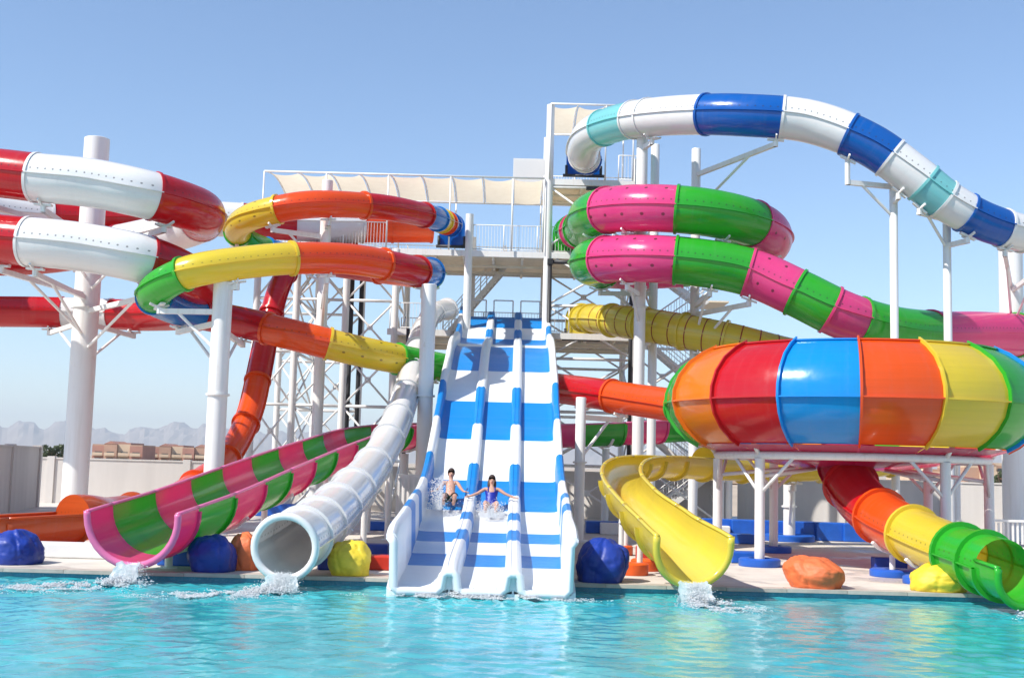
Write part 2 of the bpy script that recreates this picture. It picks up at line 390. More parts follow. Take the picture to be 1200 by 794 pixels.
def make_slide(key, name, label, pts, radii, secs, group=None, step=0.22, fl_h=0.085, seam=True, lipmat=None, fl_sub=None, cat='water slide', wall=.28):
    """secs: (t0, t1, material, kind) kind 'tube' or 'open'"""
    pa = Path(pts, radii); PATHS[key] = pa
    base = Vector(pa.at(secs[-1][1] * 0.999)); 
    root = empty(name, (base.x, base.y, 0), label, cat, group)
    for si, (t0, t1, mt, kind) in enumerate(secs):
        L0, L1 = pa.len_at(t0), pa.len_at(t1); n = max(3, int((L1 - L0) / step))
        ts = [pa.t_at(L0 + (L1 - L0) * i / n) for i in range(n + 1)]
        org = pa.at((t0 + t1) / 2)
        q = MB(); uv = []
        if kind == 'tube':
            loops = []
            for i, t in enumerate(ts):
                T, S, U = pa.frame(t); r = pa.rad(t); c = pa.at(t); q.v += [tuple(w) for w in tube_ring(r, c, S, U)]
            Ls = [L0 + (L1 - L0) * i / n for i in range(n + 1)]
            for i in range(n):
                for j in range(NT):
                    k = (j + 1) % NT
                    q.f.append((i * NT + j, i * NT + k, (i + 1) * NT + k, (i + 1) * NT + j))
                    uv += [(Ls[i], j / NT), (Ls[i], (j + 1) / NT), (Ls[i + 1], (j + 1) / NT), (Ls[i + 1], j / NT)]
            q.uv = True; q.uvloop = uv
            sec = q.build('tube_section', mt, root, True, org)
        else:
            o_, in_ = trough_prof(wall); prof = o_ + in_; k = len(prof)
            for t in ts:
                T, S, U = pa.frame(t); r = pa.rad(t); c = pa.at(t)
                q.v += [tuple(c + S * (a * r) + U * (b_ * r)) for a, b_ in prof]
            Ls = [L0 + (L1 - L0) * i / n for i in range(n + 1)]
            for i in range(n):
                for j in range(k):
                    jj = (j + 1) % k
                    q.f.append((i * k + j, (i + 1) * k + j, (i + 1) * k + jj, i * k + jj))
                    va, vb = 0.5 + 0.02 * j, 0.5 + 0.02 * (j + 1)
                    uv += [(Ls[i], va), (Ls[i + 1], va), (Ls[i + 1], vb), (Ls[i], vb)]
            for base_i in (0, n * k):
                h = len(o_)
                for j in range(h - 1):
                    q.f.append((base_i + j, base_i + j + 1, base_i + k - 2 - j, base_i + k - 1 - j))
                    uv += [(Ls[0], .5)] * 4
            q.uv = True; q.uvloop = uv
            sec = q.build('trough_section', mt, root, 'auto', org)
        # joint flange at the start of the section (and at subdivisions)
        fts = [t0]
        if fl_sub and t0 < 7:
            L = L0 + fl_sub
            while L < L1 - fl_sub * 0.5: fts.append(pa.t_at(L)); L += fl_sub
        for ft in fts:
            T, S, U = pa.frame(ft); r = pa.rad(ft); c = pa.at(ft); fq = MB(); w = 0.045
            if kind == 'tube': angs = [2 * math.pi * i / NT for i in range(NT)]; cl = True
            else: angs = [math.pi + math.pi * i / 16 for i in range(17)]; cl = False
            sect = [(r + 0.002, -w), (r + fl_h, -w), (r + fl_h, w), (r + 0.002, w)]
            for a in angs:
                dr = S * math.cos(a) + U * math.sin(a)
                fq.v += [tuple(c + dr * rr + T * ww) for rr, ww in sect]
            m_ = len(angs)
            for i in range(m_ if cl else m_ - 1):
                j = (i + 1) % m_
                for e in range(4):
                    e2 = (e + 1) % 4
                    fq.f.append((i * 4 + e, j * 4 + e, j * 4 + e2, i * 4 + e2))
            fq.uv = True; fq.uvloop = [(0.11, 0.25)] * (len(fq.f) * 4)
            fq.build('flange', mt, sec, 'auto', c)
        if kind == 'tube' and seam:
            for sg in (-1, 1):
                fq = MB()
                for t in ts:
                    T, S, U = pa.frame(t); r = pa.rad(t); c = pa.at(t)
                    for a, h_ in ((r - .004, -.016), (r + .06, -.016), (r + .06, .016), (r - .004, .016)):
                        fq.v.append(tuple(c + S * (sg * a) + U * h_))
                for i in range(n):
                    for e in range(4):
                        e2 = (e + 1) % 4; fq.f.append((i * 4 + e, (i + 1) * 4 + e, (i + 1) * 4 + e2, i * 4 + e2))
                fq.uv = True; fq.uvloop = [(0.11, 0.25)] * (len(fq.f) * 4)
                fq.build('seam_rib', mt, sec, False, org)
        if kind == 'open':
            for sg in (-1, 1):
                fq = MB(); nn = 8
                for t in ts:
                    T, S, U = pa.frame(t); r = pa.rad(t); c = pa.at(t) + S * (sg * (r - 0.015)) + U * (wall * r)
                    for e in range(nn):
                        a = 2 * math.pi * e / nn; fq.v.append(tuple(c + S * (0.055 * math.cos(a)) + U * (0.035 * math.sin(a))))
                for i in range(n):
                    for e in range(nn):
                        e2 = (e + 1) % nn; fq.f.append((i * nn + e, (i + 1) * nn + e, (i + 1) * nn + e2, i * nn + e2))
                fq.f.append(tuple(range(nn))); fq.f.append(tuple(range(n * nn, n * nn + nn))[::-1])
                fq.uv = True; fq.uvloop = [(0.11, 0.25)] * sum(len(f) for f in fq.f)
                fq.build('rolled_lip', lipmat or mt, sec, True, org)
    # exit rim
    t0, t1, mt, kind = secs[-1]
    T, S, U = pa.frame(t1); r = pa.rad(t1); c = pa.at(t1); fq = MB()
    if kind == 'tube': pr = [(math.cos(2 * math.pi * i / 32), math.sin(2 * math.pi * i / 32)) for i in range(32)]; cl = True
    else:
        pr = [(-1, wall), (-1, wall * .4)] + [(-math.cos(math.pi * i / 18), -math.sin(math.pi * i / 18)) for i in range(19)] + [(1, wall * .4), (1, wall)]; cl = False
    nn = 8; m_ = len(pr)
    for a, b_ in pr:
        ra = r - 0.01
        dr = (S * a + U * b_)
        for e in range(nn):
            an = 2 * math.pi * e / nn
            dd = dr.normalized()
            fq.v.append(tuple(c + dr * ra + dd * (0.075 * math.cos(an)) + T * (0.06 * math.sin(an))))
    for i in range(m_ if cl else m_ - 1):
        j = (i + 1) % m_
        for e in range(nn):
            e2 = (e + 1) % nn; fq.f.append((i * nn + e, i * nn + e2, j * nn + e2, j * nn + e))
    if not cl: fq.f.append(tuple(range(nn))[::-1]); fq.f.append(tuple(range((m_ - 1) * nn, m_ * nn)))
    fq.uv = True; fq.uvloop = [(0.11, 0.25)] * sum(len(f) for f in fq.f)
    fq.build('exit_rim', lipmat or mt, root, True, c)
    return root
def S_(bounds, colors, kinds=None):
    return [(bounds[i], bounds[i + 1], colors[i], (kinds[i] if kinds else 'tube')) for i in range(len(colors))]

# A: red and white raft tube
A = [(505,263,57,.8),(440,263,56.5,.8),(400,263,56,.8),(310,260,55.2,.74),(265,257,54.8,.74),(180,258,54,.75),(60,255,52.5,.75),(-70,238,49.5,.76),(-150,215,45,.76),(-110,202,42,.76),(-40,201,40.6,.76),
 (0,203,40.2,.76),(42,208,40,.76),(110,215,40,.76),(180,230,40.4,.76),(222,243,42,.76),(238,254,45,.76),(215,268,48.5,.75),(140,285,51,.74),(40,300,52,.74),(-80,300,50,.75),(-150,292,46,.76),(-120,280,42.5,.76),(-50,278,40.8,.76),
 (0,280,40.2,.76),(33,283,40,.76),(100,290,40,.76),(173,305,40.4,.76),(215,322,42,.75),(232,340,45,.8),(225,362,48.5,.7),(170,369,50.5,.62),(130,368,51,.6),(73,366,51,.6),(0,365,50.5,.6),(-80,366,50,.6),(-160,370,48,.6)]
make_slide('A', 'raft_tube_slide', 'red and white striped tube slide coiling round the thickest white column', [P(a, b, c) for a, b, c, d in A], [d for *_, d in A],
    S_([0,.7,1.4,2.6,3.6,4.6,6,8,10,12,14,16.3,18,20,22.5,25,27,29.4,32,33,34.6,36], ['orange','orange','white','red','white','red','white','red','red','white','red','white','red','white','red','white','red','red','white','red','white']), fl_h=.035)
# B: rainbow helix feeding the bowl
B = [(528,263,55),(497,252,51),(430,241,48),(350,241,46.5),(300,252,47),(279,272,49.5),(312,293,52.5),(380,308,53.5),(450,318,52.5),(492,322,50),(506,320,47),(485,317,44),(400,303,41.2),(300,306,39.5),(215,321,39),(182,341,40),(203,360,42.5),(250,371,44.5),(290,379,44.6),(330,389,44.3),(420,411,45),(490,425,46.8),(575,441,48.7),(650,454,46.5),(700,461,44),(750,469,42.3),(797,476,40.4),(818,480,39)]
make_slide('B', 'rainbow_tube_slide', 'rainbow striped tube slide with two coils, its lower run feeding the big bowl', [P(*q) for q in B], [.46,.47,.48]+[.5]*7+[.5]*5+[.53]*6+[.52]*9,
    S_([0,.2,.4,.6,1.0,2.05,3.45,5,6,7.1,7.9,9,9.6,10.3,10.9,11.5,12.6,14,15.3,16.7,18.6,19.6,20.65,22,22.8,24.35,26,27],
       ['navy','orange','yellow','blue','red','orange','yellow_dots','green','blue','red','orange','yellow','green','blue','red','orange','yellow','green','blue','red','orange','yellow_dots','green','blue','red','orange','green']), fl_h=.06)
# K: red to orange drop
Kp = [(410,288,57.5),(375,296,56),(343,310,53.8),(326,340,52),(314,385,51),(305,430,50),(294,480,48.5),(272,528,46),(236,563,42),(190,590,38.5),(130,602,35.3),(85,607,32.5),(0,612,31),(-90,618,30)]
make_slide('K', 'drop_tube_slide', 'steep red tube slide turning orange, its open orange runout lying low by the boundary wall', [P(*q) for q in Kp], [.42,.42,.42,.42,.42,.43,.44,.45,.43,.42,.46,.58,.6,.6],
    S_([0,1.2,2.4,3.6,5.3,6.3,7.2,8.2,9.6,11,12,13], ['red','red','red','red','orange','orange','orange','orange','flume','flume','flume'], ['tube']*9+['open']*2), fl_sub=2.2, wall=.2)
# C: white tube
Cp = [(524,362,55.5),(509,366,54),(497,385,51.5),(485,425,47),(474,468,43),(452,520,38.5),(408,580,32),(355,628,26.8),(334,641,25.2)]
CPA = [P(*q) for q in Cp]
make_slide('C', 'white_tube_slide', 'plain white bolted tube slide with water pouring from its open mouth', CPA, [.42,.42,.4,.4,.41,.46,.54,.59,.6],
    S_([0,1,2,2.6,3.2,3.8,4.4,4.9,5.4,5.9,6.3,6.7,7.05,8], ['white']*13), fl_h=.06)
MAT['lippink'] = fiberglass('fibreglass_lip_pink', srgb(236, 128, 178), trans=.3, bolts=False)
MAT['flume'] = fiberglass('fibreglass_flume_thin', C['flume'], trans=.5)
# E: watermelon
hc = P(797, 250, 48.5); HR = 3.3
zf = P(760, 245, 44.8).z; pitch = zf - P(760, 305, 44.8).z
def hp(phi):  # degrees, 0 = front, + = to the right
    a = rad(phi); return Vector((hc.x + HR * math.sin(a), hc.y - HR * math.cos(a), zf - pitch * phi / 360))
E_pts = [P(671, 272, 55.5), hp(-90) + Vector((-0.05, 2.6, .12))]
phis = [-90 + 30 * i for i in range(16)]   # -90 .. 360
tphi = lambda ph: 2 + (ph + 90) / 30
E_pts += [hp(p) for p in phis]
hidx = len(E_pts) - 1
tail = [(884,321,44.7),(938,345,44.2),(985,368,44),(1035,384,44.6),(1090,391,46),(1150,391,48),(1210,394,50),(1280,405,52.5),(1320,428,56),(1290,450,60),(1200,466,61),(1050,480,59),(900,489,56.5),(780,495,54),(660,500,52),(580,500,50.5),(500,499,47.5),(440,504,44),(390,519,39.5),(300,553,33),(230,581,29),(155,606,25.8)]
t_tail = len(E_pts); E_pts += [P(*q) for q in tail]
nE = len(E_pts)
Er = [.72, .8] + [.83] * (nE - 2 - len(tail)) + [.83,.82,.82,.82,.82] + [.82] * (len(tail) - 9) + [.86, .92, .94, .95]
bE = [0, .35, tphi(-60), tphi(-10), tphi(43), tphi(107), tphi(171), tphi(236), tphi(300), tphi(350)]
cE = ['green', 'pink', 'green', 'pink_dots', 'green', 'pink_dots', 'green', 'pink_dots', 'green']
bE[1:2] = [.35, .7]
cE = ['navy', 'pink', 'green', 'pink_dots', 'green', 'pink_dots', 'green', 'pink_dots', 'green', 'pink_dots']
cE[0] = 'green'
# second coil front, then the long run by length
paE = Path(E_pts, Er)
Lg0 = paE.len_at(tphi(350)); 
tg1 = t_tail - 0.1   # end of green front section
bE.append(tg1); cE.append('green'); 
kinds = ['tube'] * len(cE)
for t1, c_, kd in ((t_tail + .9, 'pink_dots', 'tube'), (t_tail + 1.75, 'green', 'tube'), (t_tail + 2.4, 'pink', 'tube'), (t_tail + 4, 'green', 'tube'), (t_tail + 5.67, 'pink', 'tube'), (t_tail + 7.2, 'green', 'tube'), (t_tail + 8.4, 'pink', 'tube')):
    bE.append(t1); cE.append(c_); kinds.append(kd)
Lr0 = paE.len_at(t_tail + 8.4); Lend = paE.L
ns = int((Lend - Lr0) / 1.9); ns = ns if ns % 2 == 0 else ns + 1
for i in range(ns):
    bE.append(paE.t_at(Lr0 + (Lend - Lr0) * (i + 1) / (ns - .5)) if i < ns - 1 else nE - 1); cE.append('green' if i % 2 == 0 else 'pink'); kinds.append('open')
bE[-1] = nE - 1
make_slide('E', 'watermelon_slide', 'pink and green striped slide, double coil above and wide open chute into the pool', E_pts, Er, S_(bE, cE, kinds), fl_h=.05, wall=.1, lipmat='lippink')
# F: yellow
MAT['flyellow'] = fiberglass('fibreglass_golden', srgb(230, 210, 76), trans=0.28, bolts=False)
MAT['ringred'] = plain('joint_sealant_red', srgb(150, 30, 24), 0.5)
Fp = [(682,373,54.5,.5),(705,374,52,.58),(740,378,50,.63),(790,386,48.3,.64),(850,397,47.3,.62),(920,412,47,.54),(1000,432,48,.54),(1075,458,48,.54),(1120,490,46,.54),(1105,520,44,.54),(1040,538,43.3,.52),(960,545,43,.5),(900,546,42.5,.5),(830,543,41,.5),(775,540,39,.5),(738,544,36,.5),(728,558,33.2,.5),(741,580,30.3,.53),(774,610,27.6,.62),(813,641,25.2,.74)]
Froot = make_slide('F', 'yellow_slide', 'yellow tube slide that opens into a curving trough beside the racing slide', [P(*q[:3]) for q in Fp], [q[3] for q in Fp],
    S_([0,.5,1.4,2.3,3.2,4,5.5,7,8.5,10,11,11.7,12.4,13.1,13.7,14.3,14.9,15.6,16.3,17,17.7,18.3,19], ['flyellow']*22, ['tube']*13+['open']*9), seam=True)
pa = PATHS['F']   # red sealant rings round the upper tube
L = pa.len_at(1.0)
while L < pa.len_at(5.2):
    t = pa.t_at(L); T, S, U = pa.frame(t); c = pa.at(t); r = pa.rad(t); fq = MB()
    for i in range(NT):
        dr = S * math.cos(2 * math.pi * i / NT) + U * math.sin(2 * math.pi * i / NT)
        fq.v += [tuple(c + dr * (r + .012) - T * .02), tuple(c + dr * (r + .012) + T * .02)]
    for i in range(NT):
        j = (i + 1) % NT; fq.f.append((i * 2, j * 2, j * 2 + 1, i * 2 + 1))
    fq.build('sealant_ring', 'ringred', Froot, True, c); L += .62
# G: blue and white
Gp = [(688,188,55.5),(683,178,53.5),(690,160,51.5),(722,145,49),(760,138,46.8),(800,135,45.2),(870,135,43.6),(955,144,43),(1020,170,42.5),(1070,205,42.3),(1110,236,42.3),(1150,258,42.5),(1200,274,43),(1280,292,45)]
make_slide('G', 'sky_tube_slide', 'blue white and turquoise tube slide sweeping from the topmost platform', [P(*q) for q in Gp], [.6,.66,.68,.7,.7,.7,.72,.72,.7,.68,.66,.64,.62,.62],
    S_([0,.35,.6,2.6,3.6,4.0,5.42,6.55,7.6,8.45,9.3,9.9,10.55,11.5,12,13], ['navy','white','white','teal','white','white','navy','white','navy','white','teal','white','navy','white','white'])[0:15], fl_h=.045)

# D: racing slide
prof_px = [(371,57.6),(374,56.8),(389,55),(400,53.6),(404,52.2),(406,50.6),(408,49.5),(415,48),(435.5,46),(455,44),(488,42),(518,40),(553,38),(578,36.5),(603,34.5),(624,32),(648,29),(668,26.4),(681,25.2),(692,24.75)]
PR = [(Y * K9, EYE + (544.5 - y) * Y * K9 / FPX) for y, Y in prof_px]
def rz_at(Y):
    """smooth floor height at depth Y"""
    for i in range(len(PR) - 1):
        y1, z1 = PR[i]; y0, z0 = PR[i + 1]
        if y0 <= Y <= y1:
            def sl(k):
                if k <= 0: return 0.05
                if k >= len(PR) - 1: return 0.06
                return (PR[k - 1][1] - PR[k + 1][1]) / (PR[k - 1][0] - PR[k + 1][0])
            L = y1 - y0; u = (Y - y0) / L; m0, m1 = sl(i + 1), sl(i)
            return (2*u**3-3*u**2+1)*z0 + (u**3-2*u**2+u)*L*m0 + (-2*u**3+3*u**2)*z1 + (u**3-u**2)*L*m1
    return PR[0][1] if Y > PR[0][0] else PR[-1][1]
YT, YB = 57.4 * K9, 24.8 * K9
LW = 1.185
_xb = P(565, 673, 25.4).x; _xt = P(590, 400, 54).x; _xm = P(577, 590, 36).x
def rx(Y): return _xb + (_xt - _xb) * (Y / K9 - 25.4) / (54 - 25.4)
RX = rx(36 * K9); print('RX', _xb, _xm, _xt)
def ywant(py):  # depth where the lane centre is seen at row py
    best = None
    for i in range(600):
        Y = YB + (YT - YB) * i / 599
        y = 544.5 - (rz_at(Y) - EYE) * FPX / Y
        if best is None or abs(y - py) < best[0]: best = (abs(y - py), Y)
    return best[1]
def wall_h(Y):
    u = min(1, max(0, (42 * K9 - Y) / (15 * K9))); u = u * u * (3 - 2 * u); return 0.42 + 0.62 * u
def div_h(Y):
    u = min(1, max(0, (36 * K9 - Y) / (8 * K9))); return 0.24 + 0.14 * u
race = empty('racing_slide', (RX, YB, 0), 'wide blue and white three lane racing slide descending from the tower', 'water slide')
bands = [YT, ywant(384), ywant(397), 52.4 * K9, 50.2 * K9, ywant(435), ywant(471), ywant(516), ywant(563), ywant(598), ywant(623), ywant(634), ywant(648), ywant(662), YB]
bcol = ['b', 'w', 'b', 'w', 'b', 'w', 'b', 'w', 'b', 'w', 'b', 'w', 'b', 'w']
bands = [bands[0]] + [b_ for b_ in bands[1:]]
wb = [YT, ywant(380), ywant(392), ywant(402), ywant(418), ywant(462), ywant(506), ywant(553), ywant(590), ywant(612), ywant(622), ywant(636), ywant(650), YB]
wcol = ['b', 'w', 'b', 'w', 'w', 'b', 'w', 'b', 'w', 'b', 'w', 'b', 'w'][:13]
dcol = ['b', 'w', 'b', 'w', 'w', 'b', 'w', 'b', 'w', 'b', 'w', 'b', 'w']
def loft(y1, y0, prof, name, mt, parent, x0, step=0.25, cap=True):
    n = max(2, int((y1 - y0) / step)); q = MB(); k = None
    for i in range(n + 1):
        Y = y1 + (y0 - y1) * i / n; pp = prof(Y); z = rz_at(Y); k = len(pp)
        q.v += [(x0 - RX + rx(Y) + a, Y, z + h) for a, h in pp]
    for i in range(n):
        for j in range(k):
            jj = (j + 1) % k
            q.f.append((i * k + j, i * k + jj, (i + 1) * k + jj, (i + 1) * k + j))
    q.f.append(tuple(range(k))); q.f.append(tuple(range(n * k, n * k + k))[::-1])
    q.uv = [(v[1], .25) for v in q.v]
    return q.build(name, mt, parent, 'auto', (x0, (y1 + y0) / 2, rz_at((y1 + y0) / 2)))
def low(Y): return -.05 - .3 * min(1, max(0, (27 * K9 - Y) / 1.5))
def lane_prof(Y):
    w = LW / 2 - 0.15
    return [(-w - .13, low(Y)), (w + .13, low(Y)), (w + .13, .05), (w + .05, .012), (w - .1, 0), (-w + .1, 0), (-w - .05, .012), (-w - .13, .05)]
def div_prof(Y):
    h = div_h(Y)
    return [(-.17, low(Y)), (.17, low(Y)), (.165, .1), (.15, h - .06), (.11, h - .008), (.05, h + .012), (.045, h - .005), (-.045, h - .005), (-.05, h + .012), (-.11, h - .008), (-.15, h - .06), (-.165, .1)]
def wall_prof(sg):
    def f(Y):
        h = wall_h(Y)
        p_ = [(-.05, low(Y) - .01), (.05, -.05), (.08, h - .08), (.11, h - .01), (.17, h + .03), (.25, h + .02), (.29, h - .03), (.28, h - .1), (.2, h - .14), (.16, low(Y)), (.06, low(Y) - .05)]
        sh = .17 * min(1, max(0, (33 * K9 - Y) / (6 * K9))); p_ = [(a - sh, b_) for a, b_ in p_]
        return p_ if sg > 0 else [(-a, b_) for a, b_ in p_][::-1]
    return f
mm = {'b': 'rblue', 'w': 'rwhite'}
for ln in (-1, 0, 1):
    for i in range(len(bands) - 1):
        if bands[i] - bands[i + 1] < 0.02: continue
        loft(bands[i], bands[i + 1], lane_prof, 'lane_panel', mm[bcol[i]], race, RX + ln * LW)
for s in (-.5, .5):
    for i in range(len(wb) - 1):
        if wb[i] - wb[i + 1] < 0.02: continue
        loft(wb[i], wb[i + 1], div_prof, 'lane_divider', mm[dcol[i]], race, RX + s * LW)
for s in (-1, 1):
    for i in range(len(wb) - 1):
        if wb[i] - wb[i + 1] < 0.02: continue
        loft(wb[i], wb[i + 1], wall_prof(s), 'side_wall', mm[wcol[i]], race, RX + s * (1.5 * LW - .1))
def end_lip():
    Y = YB; z = rz_at(Y); pts = []; xo = rx(Y)
    wl_ = wall_prof(1)(Y); hw = wall_h(Y); dh = div_h(Y); xw = 1.5 * LW - .1 - .17 + .12; h2 = LW / 2
    half = [(-xw - .1, hw - .02), (-xw - .02, hw - .14), (-xw, .1), (-xw + .08, .02)]
    for s in (-h2, h2): half += [(s - .24, .02), (s - .15, .1), (s - .12, dh - .05), (s - .05, dh), (s + .05, dh), (s + .12, dh - .05), (s + .15, .1), (s + .24, .02)]
    half += [(xw - .08, .02), (xw, .1), (xw + .02, hw - .14), (xw + .1, hw - .02)]
    P3 = [Vector((xo + a, Y - .03, z + b_ - .02)) for a, b_ in half]; q = MB(); n = 10
    for i, p in enumerate(P3):
        t = (P3[min(i + 1, len(P3) - 1)] - P3[max(i - 1, 0)]).normalized(); e1 = Vector((0, 1, 0)); e2 = t.cross(e1)
        for e in range(n): a = 2 * math.pi * e / n; q.v.append(tuple(p + e1 * (.1 * math.cos(a)) + e2 * (.085 * math.sin(a))))
    for i in range(len(P3) - 1):
        for e in range(n): e2 = (e + 1) % n; q.f.append((i * n + e, i * n + e2, (i + 1) * n + e2, (i + 1) * n + e))
    q.f.append(tuple(range(n))[::-1]); q.f.append(tuple(range((len(P3) - 1) * n, len(P3) * n)))
    q.uv = [(.1, .25)] * len(q.v); q.build('end_lip', 'rwhite', race, True)
    q = MB(); q.box((xo, Y + .22, z - .215), (2 * xw + .16, .5, .42)); q.build('end_apron', 'rwhite', race)
end_lip()
# supporting trestles under the racing slide
for Y in (31, 34.5, 38.5, 42.3, 46):
    z = rz_at(Y) - .14; q = MB()
    q.bar((RX - 1.9, Y, z - .1), (RX + 1.9, Y, z - .1), .14, .2)
    for sx in (-1.5, 1.5):
        q.bar((RX + sx, Y, 0), (RX + sx, Y, z - .1), .09, n=10)
    q.bar((RX - 1.5, Y, .3), (RX + 1.5, Y, z - .2), .035, n=6); q.bar((RX + 1.5, Y, .3), (RX - 1.5, Y, z - .2), .035, n=6)
    q.build('trestle', 'steel', race, 'auto')
# entry arches on the start platform
for ln in (-1, 0, 1):
    q = MB(); X = RX + ln * LW
    q.bar((X - .42, YT + .1, rz_at(YT)), (X - .42, YT + .1, rz_at(YT) + .75), .03, n=8)
    q.bar((X + .42, YT + .1, rz_at(YT)), (X + .42, YT + .1, rz_at(YT) + .75), .03, n=8)
    q.bar((X - .42, YT + .1, rz_at(YT) + .75), (X + .42, YT + .1, rz_at(YT) + .75), .03, n=8)
    q.build('start_bar', 'steel', race, True)

# ---------------------------------------------------------------- bowl
bc = P(995, 500, 35); BX, BY = bc.x, bc.y
bowl = empty('bowl_slide', (BX, BY, 0), 'huge rainbow panelled bowl slide standing on a ring of white legs', 'water slide')
bprof = [(3.95, 3.0), (4.2, 3.14), (4.5, 3.4), (4.72, 3.72), (4.82, 4.07), (4.8, 4.35), (4.66, 4.72), (4.4, 5.06), (4.05, 5.32), (3.7, 5.5)]
bcols = ['orange', 'sky', 'red', 'amber', 'green', 'sky', 'orange', 'red', 'yellow', 'green', 'sky', 'red', 'orange', 'sky', 'green', 'yellow']
# azimuth 0 = towards the pool, + to the right ; panel i spans [3.2-22.5*i-22.5 , 3.2-22.5*i]
front = {0: 'orange', -1: 'sky', -2: 'red', -3: 'amber', -4: 'green', 1: 'yellow', 2: 'green', 3: 'sky', 4: 'orange', 5: 'red', 6: 'yellow', 7: 'green', -5: 'yellow', -6: 'red', -7: 'sky', -8: 'amber'}
def bp(az, r, z): return Vector((BX + r * math.sin(rad(az)), BY - r * math.cos(rad(az)), z))
for k, cname in front.items():
    a0 = 3.2 - 15.75 + 22.5 * k; n = 6
    for half, rng in (('upper_panel', range(4, 10)), ('lower_panel', range(0, 5))):
        rng = list(rng)
        q = MB(); uv = []
        for i in range(n + 1):
            az = a0 + 0.15 + 22.2 * i / n
            for j in rng:
                r, z = bprof[j]; q.v.append(tuple(bp(az, r, z)))
        m_ = len(rng)
        for i in range(n):
            for j in range(m_ - 1):
                q.f.append((i * m_ + j, (i + 1) * m_ + j, (i + 1) * m_ + j + 1, i * m_ + j + 1)); uv += [(i * .3, .2), (i * .3 + .3, .2), (i * .3 + .3, .3), (i * .3, .3)]
        q.uv = True; q.uvloop = uv
        pn = q.build(half, cname, bowl, True, bp(a0 + 11.2, 4.5, 4.0))
    # upright joint rib between panels
    q = MB()
    for j, (r, z) in enumerate(bprof):
        for da, dr in ((-.35, -.004), (-.35, .09), (.35, .09), (.35, -.004)):
            nrm = (r - 3.6, z - 4.1); ln_ = math.hypot(*nrm); q.v.append(tuple(bp(a0 + da, r + dr * nrm[0] / ln_, z + dr * nrm[1] / ln_)))
    for j in range(len(bprof) - 1):
        for e in range(4):
            e2 = (e + 1) % 4; q.f.append((j * 4 + e, j * 4 + e2, j * 4 + 4 + e2, j * 4 + 4 + e))
    q.f.append((3, 2, 1, 0)); w = 4 * (len(bprof) - 1); q.f.append((w, w + 1, w + 2, w + 3))
    q.uv = [(0.11, .25)] * len(q.v); q.build('joint_rib', cname, bowl, 'auto')
    for (r, z, nm) in ((4.82, 4.07, 'belt_flange'), (3.72, 5.5, 'top_rim')):
        q = MB(); n = 6
        for i in range(n + 1):
            az = a0 + .4 + 21.7 * i / n
            for dr, dz in ((-.02, -.018), (.08, -.018), (.08, .018), (-.02, .018)): q.v.append(tuple(bp(az, r + dr, z + dz)))
        for i in range(n):
            for e in range(4):
                e2 = (e + 1) % 4; q.f.append((i * 4 + e, (i + 1) * 4 + e, (i + 1) * 4 + e2, i * 4 + e2))
        q.f.append((0, 1, 2, 3)); q.f.append((n * 4 + 3, n * 4 + 2, n * 4 + 1, n * 4))
        q.uv = [(0.11, .25)] * len(q.v); q.build(nm, cname, bowl, False)
for k in range(16):   # floor segments of the bowl
    q = MB(); n = 4; fp = [(3.98, 2.98), (3.4, 2.8), (2.6, 2.62), (1.6, 2.48), (.72, 2.4)]
    for i in range(n + 1):
        az = 3.2 - 15.75 + 22.5 * k + .1 + 22.3 * i / n
        q.v += [tuple(bp(az, r, z)) for r, z in fp]
    for i in range(n):
        for j in range(4): q.f.append((i * 5 + j, i * 5 + j + 1, (i + 1) * 5 + j + 1, (i + 1) * 5 + j))
    q.uv = [(0.11, .25)] * len(q.v); q.build('floor_segment', 'magenta', bowl, True)
q = MB()
for i in range(48):
    a = 7.5 * i
    for e in range(8): q.v.append(tuple(bp(a, 3.45 + .1 * math.cos(e * math.pi / 4), 2.72 + .1 * math.sin(e * math.pi / 4))))
for i in range(48):
    j = (i + 1) % 48
    for e in range(8):
        e2 = (e + 1) % 8; q.f.append((i * 8 + e, j * 8 + e, j * 8 + e2, i * 8 + e2))
q.build('support_ring', 'steel', bowl, True)
LEGS = [-54, -106, 24, 74, 126, -158]
for a in LEGS:
    q = MB(); q.bar(bp(a, 3.45, 0), bp(a, 3.45, 2.64), .125, n=18); q.lathe([(.0, .03), (.24, .03), (.24, 0)], bp(a, 3.45, 0), 16)
    lg = q.build('leg', 'steel', bowl, 'auto')
    for s in (-1, 1):
        q = MB(); q.bar(bp(a, 3.45, 1.75), bp(a + s * 16, 3.45, 2.66), .045, n=8); q.build('knee_brace', 'steel', lg, True)
    q = MB(); q.bar(bp(a, 3.4, 2.2), bp(a, 1.4, 2.44), .05, n=8); q.build('radial_strut', 'steel', lg, True)
    q = MB(); q.bar(bp(a, 3.45, 2.7), bp(a, 3.75, 3.1), .06, n=8); q.build('bowl_bracket', 'steel', lg, True)
Op = [(994,527,35),(990,548,34.2),(1005,580,32.8),(1037,608,31),(1076,628,29.2),(1116,645,27.4),(1150,657,26),(1172,665,25.2),(1203,676,24.2)]
make_slide('O', 'outlet_tube_slide', 'short red to green tube slide dropping out under the rainbow bowl', [P(*q) for q in Op], [.62,.64,.62,.6,.58,.57,.56,.56,.56],
    S_([0,1.6,2.85,3.85,5.3,6.2,7.1,8], ['magenta','red','orange','yellow','green','green','green'], ['tube']*6+['open']))

